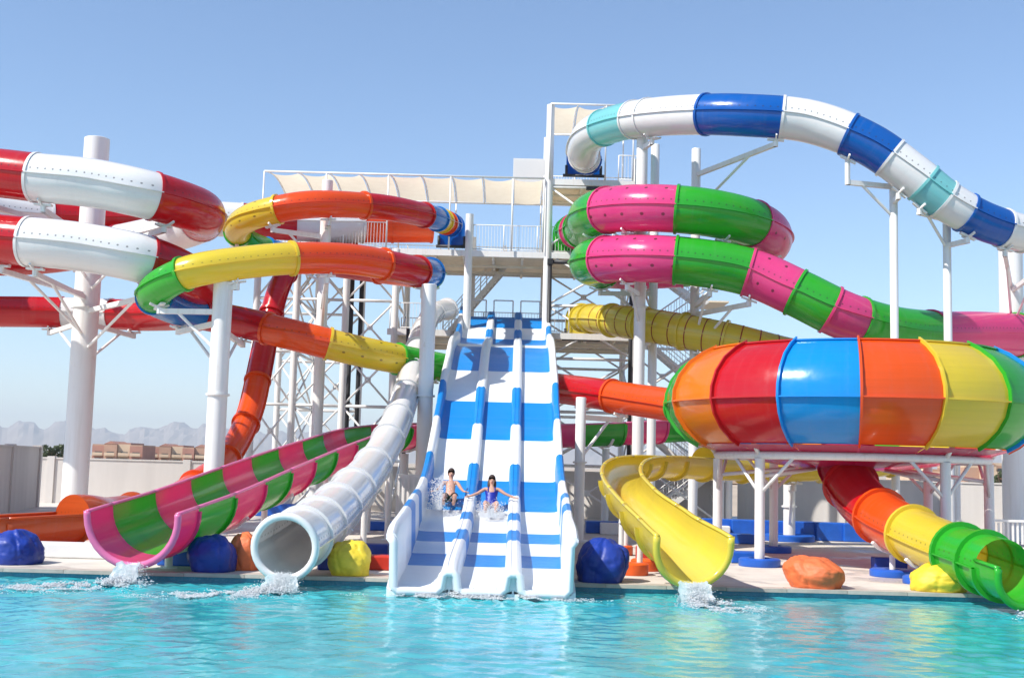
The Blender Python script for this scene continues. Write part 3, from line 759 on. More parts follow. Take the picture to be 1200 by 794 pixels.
# ---------------------------------------------------------------- support columns
def column(px, py, Yo, w, label, arms=(), extra_top=0.0, group='white support columns between the slides'):
    tp = P(px, py, Yo); X, Y, Z = tp.x, tp.y, tp.z + extra_top
    root = empty('support_column', (X, Y, 0), label, 'column', group)
    q = MB(); r = w / 2
    q.lathe([(r, .02), (r, Z), (r * .92, Z + .02), (0.001, Z + .03)], (X, Y, 0), 28); q.build('shaft', 'steel', root, 'auto')
    q = MB(); q.lathe([(r + .004, .05), (r + .2, .05), (r + .2, 0.0)], (X, Y, 0), 28); q.build('base_plate', 'steel', root, 'auto')
    q = MB(); zc = Z * .55
    q.lathe([(r + .003, zc - .03), (r + .06, zc - .03), (r + .06, zc + .03), (r + .003, zc + .03)], (X, Y, 0), 28); q.build('splice_collar', 'steel', root, 'auto')
    for key, t in arms:
        pa = PATHS[key]; c = pa.at(t); T, S, U = pa.frame(t); rr = pa.rad(t)
        foot = c - U * (rr + .10)
        d = Vector((foot.x - X, foot.y - Y, 0)); L = d.length; d = d / L if L > 1e-3 else Vector((1, 0, 0))
        zb = min(foot.z - .12, Z - .15); q = MB()
        st = Vector((X, Y, zb)) + d * r * .8
        q.bar(st, Vector((foot.x, foot.y, zb)), .13, .16)
        q.bar(Vector((foot.x, foot.y, zb - .08)), foot, .09, n=8)
        if L > 1.2:
            q.bar(Vector((X, Y, zb - min(1.3, L * .55))) + d * r * .8, Vector((X, Y, zb)) + d * L * .72, .05, n=8)
        q.bar(foot - T * .28 + U * .03, foot + T * .28 + U * .03, .14, .06)
        # saddle hugging the tube
        for sg in (-1, 1):
            p0 = foot; 
            for a in (16, 30):
                p1 = c + (S * sg * math.sin(rad(a)) - U * math.cos(rad(a))) * (rr + .09)
                q.bar(p0, p1, .05, .07); p0 = p1
        q.build('bracket_arm', 'steel', root, 'auto')
    return root
column(114, 163, 46, .88, 'thickest white column standing inside the red and white coil', [('A', 12.2), ('A', 14.3), ('A', 18.5), ('A', 25.2), ('A', 27.3), ('A', 31.3), ('A', 33.2), ('A', 10.6), ('A', 24.2)])
column(262, 330, 39.4, .58, 'white column under the yellow part of the rainbow coil', [('B', 13.3), ('B', 14.8), ('B', 16.2), ('B', 18)])
column(384, 212, 47.8, .4, 'slim tall white column rising through the middle of the rainbow coil', [('B', 2.6), ('B', 3.6), ('B', 7), ('B', 12.2), ('B', 5)])
column(503, 334, 43.2, .5, 'white column beside the white tube slide', [('B', 10.7), ('B', 10), ('C', 3), ('B', 21.2)])
column(753, 150, 47.6, .42, 'tallest white column inside the pink and green coil', [('G', 4.2), ('E', tphi(-40)), ('E', tphi(-80)), ('E', tphi(320)), ('F', 2.4)])
column(768, 170, 50.2, .34, 'white column just behind the tallest one in the pink and green coil', [('E', tphi(-120 + 360)), ('E', tphi(200))])
column(816, 175, 48.2, .34, 'white column on the far side inside the pink and green coil', [('G', 6.5), ('E', tphi(20)), ('E', tphi(70)), ('E', tphi(370)), ('F', 3.6), ('E', t_tail + .1)])
column(681, 466, 41.2, .32, 'short white column under the red end of the rainbow feeder run', [('B', 23.7), ('B', 24.6)])
column(1047, 214, 43.2, .27, 'slim white pole under a blue section of the sky tube', [('G', 7.8), ('G', 9.0)])
column(1109, 226, 43.4, .27, 'slim white pole beside the turquoise section of the sky tube', [('G', 9.6), ('G', 10.8)])
column(1184, 288, 50, .88, 'stout white column behind the big bowl at the end of the sky tube', [('G', 11.6), ('G', 12.3), ('E', t_tail + 6)])
column(1120, 515, 50.5, .3, 'low white post behind the big bowl carrying the yellow tube', [('F', 8.4)])
column(925, 560, 45.2, .4, 'low white post behind the big bowl next to the blue bench', [('F', 11.5)])
def post_under(key, t, w, label, dx=0, group='low posts carrying slide runouts'):
    pa = PATHS[key]; c = pa.at(t); T, S, U = pa.frame(t); rr = pa.rad(t); f = c - U * (rr + .02)
    X, Y = f.x, f.y; r = w / 2; h = f.z - .08
    if h < .15 or Y < EDGE + .35: return
    root = empty('slide_post', (X, Y, 0), label, 'post', group)
    q = MB(); q.bar((X, Y, .02), (X, Y, h), r, n=14); q.build('shaft', 'steel', root, 'auto')
    q = MB(); q.lathe([(0.001, .025), (r + .1, .025), (r + .1, 0)], (X, Y, 0), 16); q.build('base_plate', 'steel', root, 'auto')
    q = MB(); p0 = None
    for a in range(-50, 51, 20):
        p1 = c + (S * math.sin(rad(a)) - U * math.cos(rad(a))) * (rr + .05)
        if p0: q.bar(p0, p1, .1, .06)
        p0 = p1
    q.build('saddle', 'steel', root, False)
ntail = nE - 1
for t in (ntail - .55, ntail - 1.3, ntail - 2.1, ntail - 2.9, ntail - 3.9):
    post_under('E', t, .16, 'thin white post under the pink and green open chute')
for t in (7.2, 6.4, 5.6, 4.8): post_under('C', t, .16, 'thin white post under the white tube slide')
for t in (18.5, 17.4, 16.3, 15.2): post_under('F', t, .13, 'thin white post under the yellow open trough')
for t in (4.3, 3.3): post_under('O', t, .13, 'short white post under the bowl outlet tube')
for t in (8.3, 9.4): post_under('K', t, .14, 'short white post under the orange drop tube')
for t in (t_tail + 13.6, t_tail + 14.6, t_tail + 12.4, t_tail + 16.4): post_under('E', t, .3, 'white post under the level back run of the pink and green chute')

# ---------------------------------------------------------------- tower
ZL, ZM, ZT = 7.9, 11.35, 14.55
TY0, TY1 = 50.4, 55.6
tower = empty('slide_tower', (0, 53, 0), 'white steel lattice slide tower with platforms, railings and cream shade canopies', 'tower')
def leg(X, Y, z, r=.16):
    q = MB(); q.bar((X, Y, 0), (X, Y, z), r, n=16); q.lathe([(0.001, .03), (r + .12, .03), (r + .12, 0)], (X, Y, 0), 16); q.build('leg', 'steel', tower, 'auto')
XC = {-10.9: ZM, -9.2: ZM, -7.1: ZM, -5.0: ZM, -1.95: ZM + 1.6, 1.42: ZT + 3.3, 5.2: ZT + 1, 8.9: ZL + .2}
for X, z in XC.items():
    leg(X, TY0, z, .17 if X in (-1.95, 1.42) else .15); leg(X * .995, TY1, z, .14)
def braced(X0, X1, Y0, Y1, z0, z1, lv):
    n = max(1, round((z1 - z0) / lv))
    for i in range(n):
        a, c = z0 + (z1 - z0) * i / n, z0 + (z1 - z0) * (i + 1) / n
        for p0, p1 in (((X0, Y0, a), (X1, Y1, c)), ((X1, Y1, a), (X0, Y0, c))):
            q = MB(); q.bar(p0, p1, .045, n=8); q.build('cross_brace', 'steel', tower, True)
        q = MB(); q.bar((X0, Y0, c), (X1, Y1, c), .065, n=8); q.build('girt', 'steel', tower, True)
        mid = Vector(((X0 + X1) / 2, (Y0 + Y1) / 2, (a + c) / 2))
        q = MB(); dn = Vector((X1 - X0, Y1 - Y0, 0)).normalized(); q.bar(mid - dn * .13, mid + dn * .13, .03, .26); q.build('gusset', 'steel', tower)
for X0, X1, zt, lv in ((-10.9, -9.2, ZM, 2.3), (-9.2, -7.1, ZM, 2.25), (-7.1, -5.0, ZM, 2.25), (1.42, 5.2, ZM, 2.3), (5.2, 8.9, ZL, 2.6)):
    braced(X0, X1, TY0, TY0, .1, zt, lv)
    if X0 != -7.1: braced(X0, X1, TY1, TY1, .1, zt, lv)
for X, zt in ((-9.2, ZM), (-5.0, ZM), (1.42, ZM), (5.2, ZM), (8.9, ZL)): braced(X, X, TY0, TY1, .1, zt, 2.3)
braced(1.42, 5.2, TY0, TY0, ZM + .3, ZT - .3, 3); 
def deck(X0, X1, Y0, Y1, z, name='platform'):
    q = MB(); q.box(((X0 + X1) / 2, (Y0 + Y1) / 2, z - .04), (X1 - X0, Y1 - Y0, .08)); d = q.build(name, 'deckwood', tower)
    for Y in (Y0 - .05, Y1 + .05):
        q = MB(); q.box(((X0 + X1) / 2, Y, z - .1), (X1 - X0 + .2, .08, .26)); q.build('edge_beam', 'steel', d)
    X = X0 + .3
    while X < X1:
        q = MB(); q.box((X, (Y0 + Y1) / 2, z - .2), (.11, Y1 - Y0 - .02, .22)); q.build('joist', 'canvas', d); X += 1.25
    for f in (.33, .66):
        q = MB(); q.box(((X0 + X1) / 2, Y0 + (Y1 - Y0) * f, z - .36), (X1 - X0, .1, .1)); q.build('purlin', 'canvas', d)
    return d
dl = deck(-5.2, -2.75, TY0, TY0 + 2.0, ZL); deck(1.55, 5.6, TY0, TY0 + 2.0, ZL); deck(-5.2, 5.6, TY0 + 2.2, TY1, ZL); dm = deck(-11.2, 5.8, TY0, TY1, ZM); dt = deck(1.3, 5.5, TY0, TY1 - 1.2, ZT)
def railing(a, b_, z, h=1.15):
    a = Vector((a[0], a[1], z)); b_ = Vector((b_[0], b_[1], z)); L = (b_ - a).length; up = Vector((0, 0, 1)); q = MB()
    for hh in (.1, h): q.bar(a + up * hh, b_ + up * hh, .022, n=6)
    n = max(1, round(L / 1.6))
    for i in range(n + 1): p = a + (b_ - a) * (i / n); q.bar(p, p + up * h, .028, n=6)
    r_ = q.build('railing', 'steel', tower, True)
    q = MB(); n = int(L / .13)
    for i in range(1, n): p = a + (b_ - a) * (i / n); q.bar(p + up * .1, p + up * h, .009, n=4)
    tag(q.build('balusters', 'steel', r_), kind='stuff')
railing((-1.9, TY0), (2.4, TY0), ZM); railing((-11, TY0), (-5.5, TY0), ZM); railing((4.2, TY0), (5.8, TY0), ZM); railing((-11.2, TY1), (5.8, TY1), ZM)
railing((5.8, TY0), (5.8, TY1), ZM)
railing((-5.2, TY0), (-3.4, TY0), ZL); railing((-2.7, TY0 + 2.4), (1.5, TY0 + 2.4), ZL); railing((1.5, TY0), (2.4, TY0), ZL); railing((4.3, TY0), (5.6, TY0), ZL); railing((-5.2, TY1), (5.6, TY1), ZL)
railing((4.4, TY0), (5.5, TY0), ZT); railing((5.5, TY0), (5.5, TY1 - 1.2), ZT); railing((1.3, TY1 - 1.2), (5.5, TY1 - 1.2), ZT)
# canopies
def canopy(X0, X1, Y0, Y1, z, zd, n):
    fr = MB(); dz = lambda f: .35 * math.sin(math.pi * f) * 1.0
    for f in (0, 1): fr.bar((X0, Y0 + (Y1 - Y0) * f, z), (X1, Y0 + (Y1 - Y0) * f, z), .045, n=8)
    for i in range(n + 1):
        X = X0 + (X1 - X0) * i / n; pv = None
        for k in range(9):
            f = k / 8; p = Vector((X, Y0 + (Y1 - Y0) * f, z + dz(f)))
            if pv is not None: fr.bar(pv, p, .03, n=6)
            pv = p
        if i % 2 == 0 or i == n:
            fr.bar((X, Y0, zd), (X, Y0, z), .035, n=8); fr.bar((X, Y1, zd), (X, Y1, z), .035, n=8)
    cf = fr.build('canopy_frame', 'steel', tower, True)
    for i in range(n):
        xa, xb = X0 + (X1 - X0) * i / n + .05, X0 + (X1 - X0) * (i + 1) / n - .05; q = MB(); nu, nv = 10, 12
        for v in range(nv + 1):
            for u in range(nu + 1):
                fu = u / nu; sag = 4 * fu * (1 - fu); f = .16 + .8 * v / nv
                ed = .1 * sag * (1 if v == 0 else (.4 if v == 1 else 0))
                q.v.append((xa + (xb - xa) * fu, Y0 + (Y1 - Y0) * (f + ed * .5) , z + dz(f) - .04 - .06 * sag * (.5 + .5 * math.sin(v * .5 + i))))
        for v in range(nv):
            for u in range(nu):
                k = v * (nu + 1) + u; q.f.append((k, k + 1, k + nu + 2, k + nu + 1))
        q.build('canopy_fabric', 'canvas_sail', cf, True)
def sail_mat():
    mt, nt, o = newmat('sail_cloth'); MAT['canvas_sail'] = mt
    tc = N(nt, 'ShaderNodeTexCoord'); f = noise_n(nt, 3, 4, .6, tc.outputs['Object'])
    c = mixc(nt, f, (0.82, 0.75, 0.62), (0.72, 0.64, 0.5))
    d = N(nt, 'ShaderNodeBsdfDiffuse'); t = N(nt, 'ShaderNodeBsdfTranslucent'); mx = N(nt, 'ShaderNodeMixShader'); mx.inputs[0].default_value = .55
    nt.links.new(c, d.inputs[0]); nt.links.new(c, t.inputs[0]); nt.links.new(d.outputs[0], mx.inputs[1]); nt.links.new(t.outputs[0], mx.inputs[2]); nt.links.new(mx.outputs[0], o.inputs[0])
sail_mat(); MAT['paintpanel'] = fiberglass('panel_white', (.8, .8, .8), trans=.4, bolts=False)
canopy(-10.8, 1.2, TY0 - .2, TY1 - .2, ZM + 3.2, ZM, 9)
canopy(1.42, 5.0, TY0 - .2, TY1 - .6, ZT + 3.3, ZT, 3)
q = MB(); q.box((.72, TY1 - .4, ZM + 4.6), (1.75, .06, 1.5)); q.build('wind_panel', 'paintpanel', tower)
# stair flights in the right bay
def flight(x0, x1, Y, z0, z1, w=1.0):
    n = max(6, int(abs(z1 - z0) / .19)); st = MB()
    for s in (-w / 2, w / 2): st.bar((x0, Y + s, z0), (x1, Y + s, z1), .05, .22)
    f = st.build('stair_flight', 'steel', tower)
    for i in range(n):
        u = (i + .5) / n; q = MB(); q.box((x0 + (x1 - x0) * u, Y, z0 + (z1 - z0) * u + .04), (.26, w - .06, .035)); q.build('tread', 'steel', f)
    q = MB(); up = Vector((0, 0, 1))
    for s in (-w / 2, w / 2):
        a, c = Vector((x0, Y + s, z0)), Vector((x1, Y + s, z1))
        for hh in (.55, 1.0): q.bar(a + up * hh, c + up * hh, .02, n=6)
        for i in range(0, 11):
            p = a + (c - a) * (i / 10); q.bar(p, p + up, .014, n=5)
    q.build('stair_rail', 'steel', f)
zs = [0, 1.95, 3.9, 5.9, 7.85, 9.6, 11.3]
for i in range(6):
    x0, x1 = (6.0, 8.4) if i % 2 == 0 else (8.4, 6.0)
    flight(x0, x1, TY0 + (1.2 if i % 2 == 0 else 2.6), zs[i], zs[i + 1])
    if i < 5:
        q = MB(); q.box((x1 + (.45 if x1 > 7 else -.45), TY0 + 1.9, zs[i + 1] - .04), (.95, 2.4, .07)); q.build('stair_landing', 'deckwood', tower)
flight(-3.2, -.4, TY1 - .9, ZL, ZM)
# start tubs where each tube leaves a platform
for (px, py, Yo, mt, w) in ((684, 186, 56.2, 'navy', 1.5), (668, 276, 56.2, 'green', 1.5), (681, 376, 55.6, 'flyellow', 1.35), (530, 268, 55.6, 'navy', 1.1)):
    c = P(px, py, Yo); q = MB(); n = 14
    pr = [(-w / 2, -.75)] + [(-w / 2 * math.cos(math.pi * i / n), .1 + .62 * w * .8 * math.sin(math.pi * i / n)) for i in range(n + 1)] + [(w / 2, -.75)]
    k = len(pr)
    q.v = [(c.x + a, c.y - .06, c.z + b_) for a, b_ in pr] + [(c.x + a, c.y + .06, c.z + b_) for a, b_ in pr]
    q.f = [(i, (i + 1) % k, k + (i + 1) % k, k + i) for i in range(k)] + [tuple(range(k))[::-1], tuple(range(k, 2 * k))]
    q.uv = [(.11, .25)] * len(q.v); q.build('start_bulkhead', mt, tower, 'auto')
    q = MB()
    for s in (-.5, .5):
        q.bar((c.x + s * w, c.y - .15, c.z - .8), (c.x + s * w, c.y - .15, c.z - .35), .06, n=8); 
    q.bar((c.x - w * .6, c.y - .15, c.z - .8), (c.x + w * .6, c.y - .15, c.z - .8), .07, n=8); q.build('bulkhead_bracket', 'dark', tower, True)
# black water pipes climbing the tower
def pipe(pts, r, label):
    root = empty('water_pipe', Vector((pts[0][0], pts[0][1], 0)), label, 'pipe', 'black water pipes on the tower'); 
    for a, b_ in zip(pts, pts[1:]):
        q = MB(); q.bar(a, b_, r, n=10); q.build('pipe_run', 'dark', root, True)
    for p in pts[1:-1]:
        q = MB(); q.box(p, (r * 2.6, r * 2.6, r * 2.6)); q.build('elbow', 'dark', root)
for dx in (0, .42): pipe([(-7.0 + dx, TY0 + 1, 0), (-7.0 + dx, TY0 + 1, ZM - .5)], .1, 'black vertical water pipe among the braces under the rainbow coil')
x_ = P(645, 300, 55).x
pipe([(x_, TY0 - .3, .05), (x_, TY0 - .3, ZM - .42), (x_ + 1.6, TY0 - .3, ZM - .42), (x_ + 1.6, TY0 - .3, ZM - .1)], .09, 'black water pipe beside the racing slide bending to the pink and green start')
pipe([(5.0, TY0 - .3, .05), (5.0, TY0 - .3, ZT - .4), (3.0, TY0 - .3, ZT - .4)], .09, 'black water pipe climbing to the topmost platform')
pipe([(P(628, 300, 55).x - 5.3, TY0 - .4, .05), (P(628, 300, 55).x - 5.3, TY0 - .4, ZL)], .08, 'black water pipe behind the white tube slide')

# ---------------------------------------------------------------- boundary wall
def wall_run(label, name, X0, Y0, X1, Y1, h, n):
    root = empty(name, (X0, Y0, 0), label, 'wall'); a, c = Vector((X0, Y0, 0)), Vector((X1, Y1, 0)); d = (c - a); ang = math.atan2(d.y, d.x); L = d.length
    for i in range(n):
        m0 = a + d * ((i + .5) / n); q = MB(); q.box((m0.x, m0.y, h / 2), (L / n - .02, .2, h), ang); q.build('wall_panel', 'stucco', root)
        q = MB(); q.box((m0.x, m0.y, h + .035), (L / n - .004, .28, .066), ang); q.build('wall_cap', 'stucco', root)
    for i in range(n + 1):
        m0 = a + d * (i / n); q = MB(); q.box((m0.x, m0.y, h / 2 + .06), (.34, .36, h + .12), ang); q.build('pilaster', 'stucco', root)
wall_run('pale stucco boundary wall behind the orange runout', 'boundary_wall', -34, 56.0, -2.5, 56.9, 2.05, 5)
wall_run('tall pale stucco wall end joining the left boundary wall', 'boundary_wall', -20.2, 51.5, -18.4, 41.5, 2.5, 2)
wall_run('pale stucco boundary wall seen between the racing slide legs and yellow trough', 'boundary_wall', -1.9, 57.2, 9.5, 52.5, 2.05, 3)
wall_run('pale stucco boundary wall above the blue bench behind the bowl', 'boundary_wall', 10.1, 52.0, 30, 46.5, 2.05, 5)

# ---------------------------------------------------------------- far hotels, trees, mountains
MAT['ochre'] = plain('ochre_render', (0.44, 0.27, 0.19), 0.85, 0.08, 0.3); MAT['ochre2'] = plain('terracotta_render', (0.40, 0.20, 0.15), 0.85, 0.08, 0.3)
MAT['glassdark'] = plain('window_glass', (0.05, 0.06, 0.07), 0.1, 0.1); MAT['sandst'] = plain('pale_render', (0.58, 0.44, 0.31), 0.85, 0.06, 0.3)
def hotel(px, Y, wpx, toppx, label, mats, floors=3, k=1.0):
    c = G(px, 600, 0); b0 = P(px, 545, Y, 1.0); wd = wpx * Y / FPX; top = P(px, toppx, Y, 1.0).z; X = b0.x; fh = top / floors
    root = empty('hotel_building', (X, Y, 0), label, 'building', 'hotels beyond the boundary wall')
    bays = max(4, int(wd / 3.4)); bw = wd / bays; dep = 12
    rnd = random.Random(px)
    for i in range(bays):
        hh = top * (1.0 if i % 3 else .9); xx = X - wd / 2 + bw * (i + .5); off = -.9 if i % 2 else 0
        q = MB(); q.box((xx, Y + dep / 2 + off, hh / 2), (bw - .02, dep, hh)); q.build('wall', mats[i % len(mats)], root)
        if i % 3 == 1:
            q = MB(); q.v = [(xx - bw / 2, Y + off - .1, hh), (xx + bw / 2, Y + off - .1, hh), (xx, Y + off - .1, hh + .8), (xx - bw / 2, Y + dep + off, hh), (xx + bw / 2, Y + dep + off, hh), (xx, Y + dep + off, hh + .8)]
            q.f = [(0, 1, 2), (3, 5, 4), (0, 2, 5, 3), (1, 4, 5, 2), (0, 3, 4, 1)]; q.build('gable_roof', mats[0], root)
        else:
            q = MB(); q.box((xx, Y + dep / 2 + off, hh + .2), (bw * .96, dep, .4)); q.build('parapet', mats[(i + 1) % len(mats)], root)
        for f in range(floors):
            z = fh * (f + .5)
            if z + .9 > hh: continue
            q = MB(); q.box((xx, Y + off - .02, z), (bw * .55, .1, fh * .6)); q.build('window', 'glassdark', root)
            q = MB(); q.box((xx, Y + off - .45, z - fh * .33), (bw * .8, .9, .14)); bal = q.build('balcony', 'sandst', root)
            q = MB(); q.box((xx, Y + off - .88, z - fh * .33 + .5), (bw * .8, .06, .7)); q.build('parapet', 'sandst', bal)
hotel(137, 330, 60, 520, 'terracotta hotel block with a gabled middle, beyond the wall next to a leafy bush', ['ochre2', 'ochre', 'sandst'])
hotel(207, 350, 68, 523, 'longer low terracotta hotel block right of the thick column beyond the wall', ['ochre2', 'ochre', 'sandst'])
hotel(885, 210, 75, 546, 'low ochre building glimpsed under the bowl above the wall', ['ochre', 'sandst'], 2)
hotel(1090, 200, 50, 552, 'small sandy building glimpsed under the bowl past its outlet tube', ['sandst', 'ochre'], 2)
hotel(1165, 190, 70, 545, 'orange ochre villa behind the stout column beyond the wall', ['amberwall', 'sandst'] if 'amberwall' in MAT else ['ochre', 'sandst'], 2)
def leafmat():
    mt, nt, o = newmat('leaf'); MAT['leaf'] = mt
    bs = N(nt, 'ShaderNodeBsdfPrincipled'); tc = N(nt, 'ShaderNodeTexCoord'); gi = N(nt, 'ShaderNodeNewGeometry')
    c = mixc(nt, gi.outputs['Random Per Island'], (0.035, 0.06, 0.02), (0.09, 0.11, 0.045)); nt.links.new(c, bs.inputs['Base Color']); bs.inputs['Roughness'].default_value = .6
    nt.links.new(bs.outputs[0], o.inputs[0])
leafmat(); MAT['bark'] = plain('bark', (0.16, 0.11, 0.08), .9)
def tree(px, Y, top, wpx, label, seed):
    rnd = random.Random(seed); X = P(px, 545, Y, 1.0).x; h = P(px, top, Y, 1.0).z; w = wpx * Y / FPX / 2
    root = empty('leafy_tree', (X, Y, 0), label, 'tree', 'trees beyond the boundary wall')
    q = MB(); q.bar((X, Y, 0), (X, Y, h * .6), .12, n=8)
    for i in range(5):
        a = rnd.uniform(0, 6.28); q.bar((X, Y, h * (.3 + .06 * i)), (X + w * .7 * math.cos(a), Y + w * .7 * math.sin(a), h * (.6 + .06 * i)), .05, n=6)
    q.build('trunk', 'bark', root)
    q = MB(); cl = [(rnd.gauss(0, .5) * w, rnd.gauss(0, .5) * w, h * rnd.uniform(.45, .92), rnd.uniform(.25, .5) * w) for _ in range(14)]
    for cx, cy, cz, cr in cl:
        for _ in range(90):
            d = Vector((rnd.gauss(0, 1), rnd.gauss(0, 1), rnd.gauss(0, 1))).normalized() * cr * rnd.uniform(.5, 1.05)
            c = Vector((X + cx, Y + cy, cz)) + d; s = rnd.uniform(.08, .2) * max(1, w * .35)
            a = Vector((rnd.gauss(0, 1), rnd.gauss(0, 1), rnd.gauss(0, 1))).normalized() * s; e = a.cross(Vector((rnd.gauss(0, 1), rnd.gauss(0, 1), .3))).normalized() * s * .6
            q.add([c - a, c + e, c + a, c - e], [(0, 1, 2, 3)])
    q.build('crown', 'leaf', root)
tree(58, 140, 517, 22, 'leafy bush beyond the wall left of the hotels', 1)
tree(72, 150, 521, 14, 'small bush beyond the wall touching the hotel end', 2)
tree(1172, 120, 549, 16, 'dark round tree in front of the orange villa', 3)
tree(905, 130, 549, 22, 'green tree glimpsed under the bowl in front of the ochre building', 4)
tree(955, 130, 552, 24, 'green tree glimpsed just left of the bowl outlet', 5)
tree(1090, 120, 556, 26, 'green tree glimpsed under the bowl in front of the sandy building', 6)
# mountains
def mountains():
    q = MB(); n = 700; rows = 16
    for j in range(rows):
        for i in range(n + 1):
            a = rad(-75 + 150 * i / n); Rr = 8600 + j * 230
            x, y = Rr * math.sin(a), Rr * math.cos(a); pos = Vector((a * 13, 3.7, 0))
            ridge = .5 + .5 * noise.noise(pos) + .38 * abs(noise.noise(pos * 2.7)) + .2 * noise.noise(pos * 6.5) + .09 * noise.noise(pos * 17)
            env = math.sin(math.pi * j / (rows - 1)) ** .8
            pk = 1 + .3 * noise.noise(Vector((a * 30, j * .35, 2))) + .22 * (1 - 2 * abs(noise.noise(Vector((a * 75, j * .55, 5))))) + .09 * noise.noise(Vector((a * 220, j * 1.2, 8)))
            z = -6 + max(0, (100 + 165 * ridge) * env * pk)
            z = min(z, 405)
            if j in (0, rows - 1): z = -8
            q.v.append((x, y, z))
    for j in range(rows - 1):
        for i in range(n):
            k = j * (n + 1) + i; q.f.append((k, k + 1, k + n + 2, k + n + 1))
    tag(q.build('mountains', 'rock'), kind='structure')
mountains()

# ---------------------------------------------------------------- deck furniture
MAT['vblue'] = plain('vinyl_blue', srgb(18, 54, 150), .5, .15, 4, .35, 9); MAT['vorange'] = plain('vinyl_orange', srgb(224, 112, 62), .6, .12, 4, .35, 9); MAT['vyellow'] = plain('vinyl_yellow', srgb(226, 198, 52), .58, .12, 4, .35, 9)
MAT['padblue'] = plain('pad_blue', srgb(28, 92, 190), .4, .12, 3); MAT['padred'] = plain('pad_red', srgb(196, 44, 20), .45, .12, 3); MAT['padorange'] = plain('pad_orange', srgb(226, 92, 26), .45, .1, 3); MAT['paintwhite'] = plain('white_paint', (.78, .77, .75), .5, .06, 3)
def bean_bag(px, py, wpx, hpx, mt, label, seed, dy=.4):
    g = G(px, py, 0); Y = max(g.y, EDGE + .12) + dy; g = Vector((P(px, py, Y, 1).x, Y, 0)); sc = Y / FPX; w, h = wpx * sc, hpx * sc
    rnd = random.Random(seed); bm = bmesh.new(); bmesh.ops.create_icosphere(bm, subdivisions=5, radius=1.0)
    off = Vector((seed * 3.1, seed * 1.7, 0))
    lean = Vector((rnd.choice((-1, 1)) * rnd.uniform(.15, .4), rnd.uniform(0, .25), 0))
    for v in bm.verts:
        d = v.co.normalized(); z = d.z
        rr = 1.0
        flat = max(-.55, z)
        hx = math.copysign(abs(d.x) ** .78, d.x); hy = math.copysign(abs(d.y) ** .78, d.y)
        zz = (flat + .55) / 1.55
        pin = 1 - .22 * max(0, zz - .45) ** 1.2
        az = math.atan2(d.y, d.x)
        pw = az + .25 * noise.noise(d * 1.1 + off) + seed
        seamd = abs(((pw / (math.pi / 3)) % 1) - .5) * 2           # 1 at a seam, 0 mid panel
        groove = max(0, seamd - .86) / .14
        puff = .05 * (1 - seamd ** 2)
        w1 = noise.noise(Vector((math.cos(az) * 5, math.sin(az) * 5, z * 1.3)) + off)
        w2 = noise.noise(Vector((d.x * 2, d.y * 2, z * 6)) + off)
        wr = .035 * (1 - abs(w1)) ** 5 * max(0, zz - .3) * 1.4 + .03 * (1 - abs(w2)) ** 5 * (1 - zz)
        wp = d + .4 * Vector((noise.noise(d * 1.3 + off), noise.noise(d * 1.3 + off * 2), noise.noise(d * 1.3 - off)))
        cr = (1 - abs(noise.noise(Vector((wp.x * 3, wp.y * 3, wp.z * 1.6)) + off))) ** 10
        dent = .16 * math.exp(-((d.x - lean.x) ** 2 + (d.y + .2) ** 2) / .16) * max(0, z)
        fold = .03 * groove + wr * 1.3 + .035 * cr + .17 * noise.noise(d * 1.0 + off) + .06 * noise.noise(d * 2.3 + off) - puff + dent
        k = 1 - fold
        v.co = Vector((hx * pin * k, hy * pin * k, 0)) * (w / 2) + Vector((lean.x * zz * w * .5, lean.y * zz * w * .5, max(0, zz ** .78) * h * (1 - fold * .7 + .16 * noise.noise(d * 1.2 + off))))
    me = bpy.data.meshes.new('bean_bag'); bm.to_mesh(me); bm.free(); me.polygons.foreach_set('use_smooth', [True] * len(me.polygons)); me.materials.append(MAT[mt])
    o = bpy.data.objects.new('bean_bag', me); COL.objects.link(o); o.location = g; o.rotation_euler.z = rnd.uniform(-.2, .2)
    return tag(o, label, 'bean bag', 'bean bags along the pool edge')
bean_bag(18, 662, 56, 38, 'vblue', 'blue bean bag beside the orange runout at the pool edge', 1)
bean_bag(250, 671, 52, 42, 'vblue', 'blue bean bag between the pink chute mouth and an orange bean bag', 2)
bean_bag(288, 671, 34, 42, 'vorange', 'orange bean bag tucked behind the white tube mouth', 3, .75)
bean_bag(411, 676, 50, 40, 'vyellow', 'yellow bean bag between white tube and racing slide', 4)
bean_bag(702, 685, 58, 48, 'vblue', 'dark blue bean bag against the racing slide end', 5)
bean_bag(956, 694, 62, 36, 'vorange', 'orange bean bag standing alone on the deck before the bowl', 6)
bean_bag(1100, 701, 68, 34, 'vyellow', 'yellow bean bag under the green bowl outlet', 7)
def pad(X, Y, r, h, mt, label, hole=0.0, group='round foam pads round the posts', name='round_pad', cat='pad'):
    q = MB(); b_ = .03
    pr = [(max(hole, .001), .004), (r, .004), (r + .01, .02), (r + .01, h - b_), (r - b_, h), (max(hole, .001), h)]
    if hole: pr.append((hole, .004))
    q.lathe(pr, (0, 0, 0), 32); o = q.build(name, mt, None, 'auto', (0, 0, 0)); o.location = (X, Y, 0); return tag(o, label, cat, group)
for a in LEGS:
    p = bp(a, 3.45, 0); front_ = True
    pad(p.x, p.y, .5, .2, 'padblue', {-54: 'round blue pad round the bowl leg nearest the orange bean bag', 24: 'round blue pad round the bowl leg beside the outlet tube'}.get(a, 'round blue pad at the foot of a rear bowl leg'), .26)
for key, t in (('O', 4.3), ('O', 3.3)):
    c = PATHS[key].at(t); T, S, U = PATHS[key].frame(t); f = c - U * (PATHS[key].rad(t) + .02); pad(f.x, f.y, .5, .17, 'padblue', 'round blue pad round a short post under the outlet tube', .18)
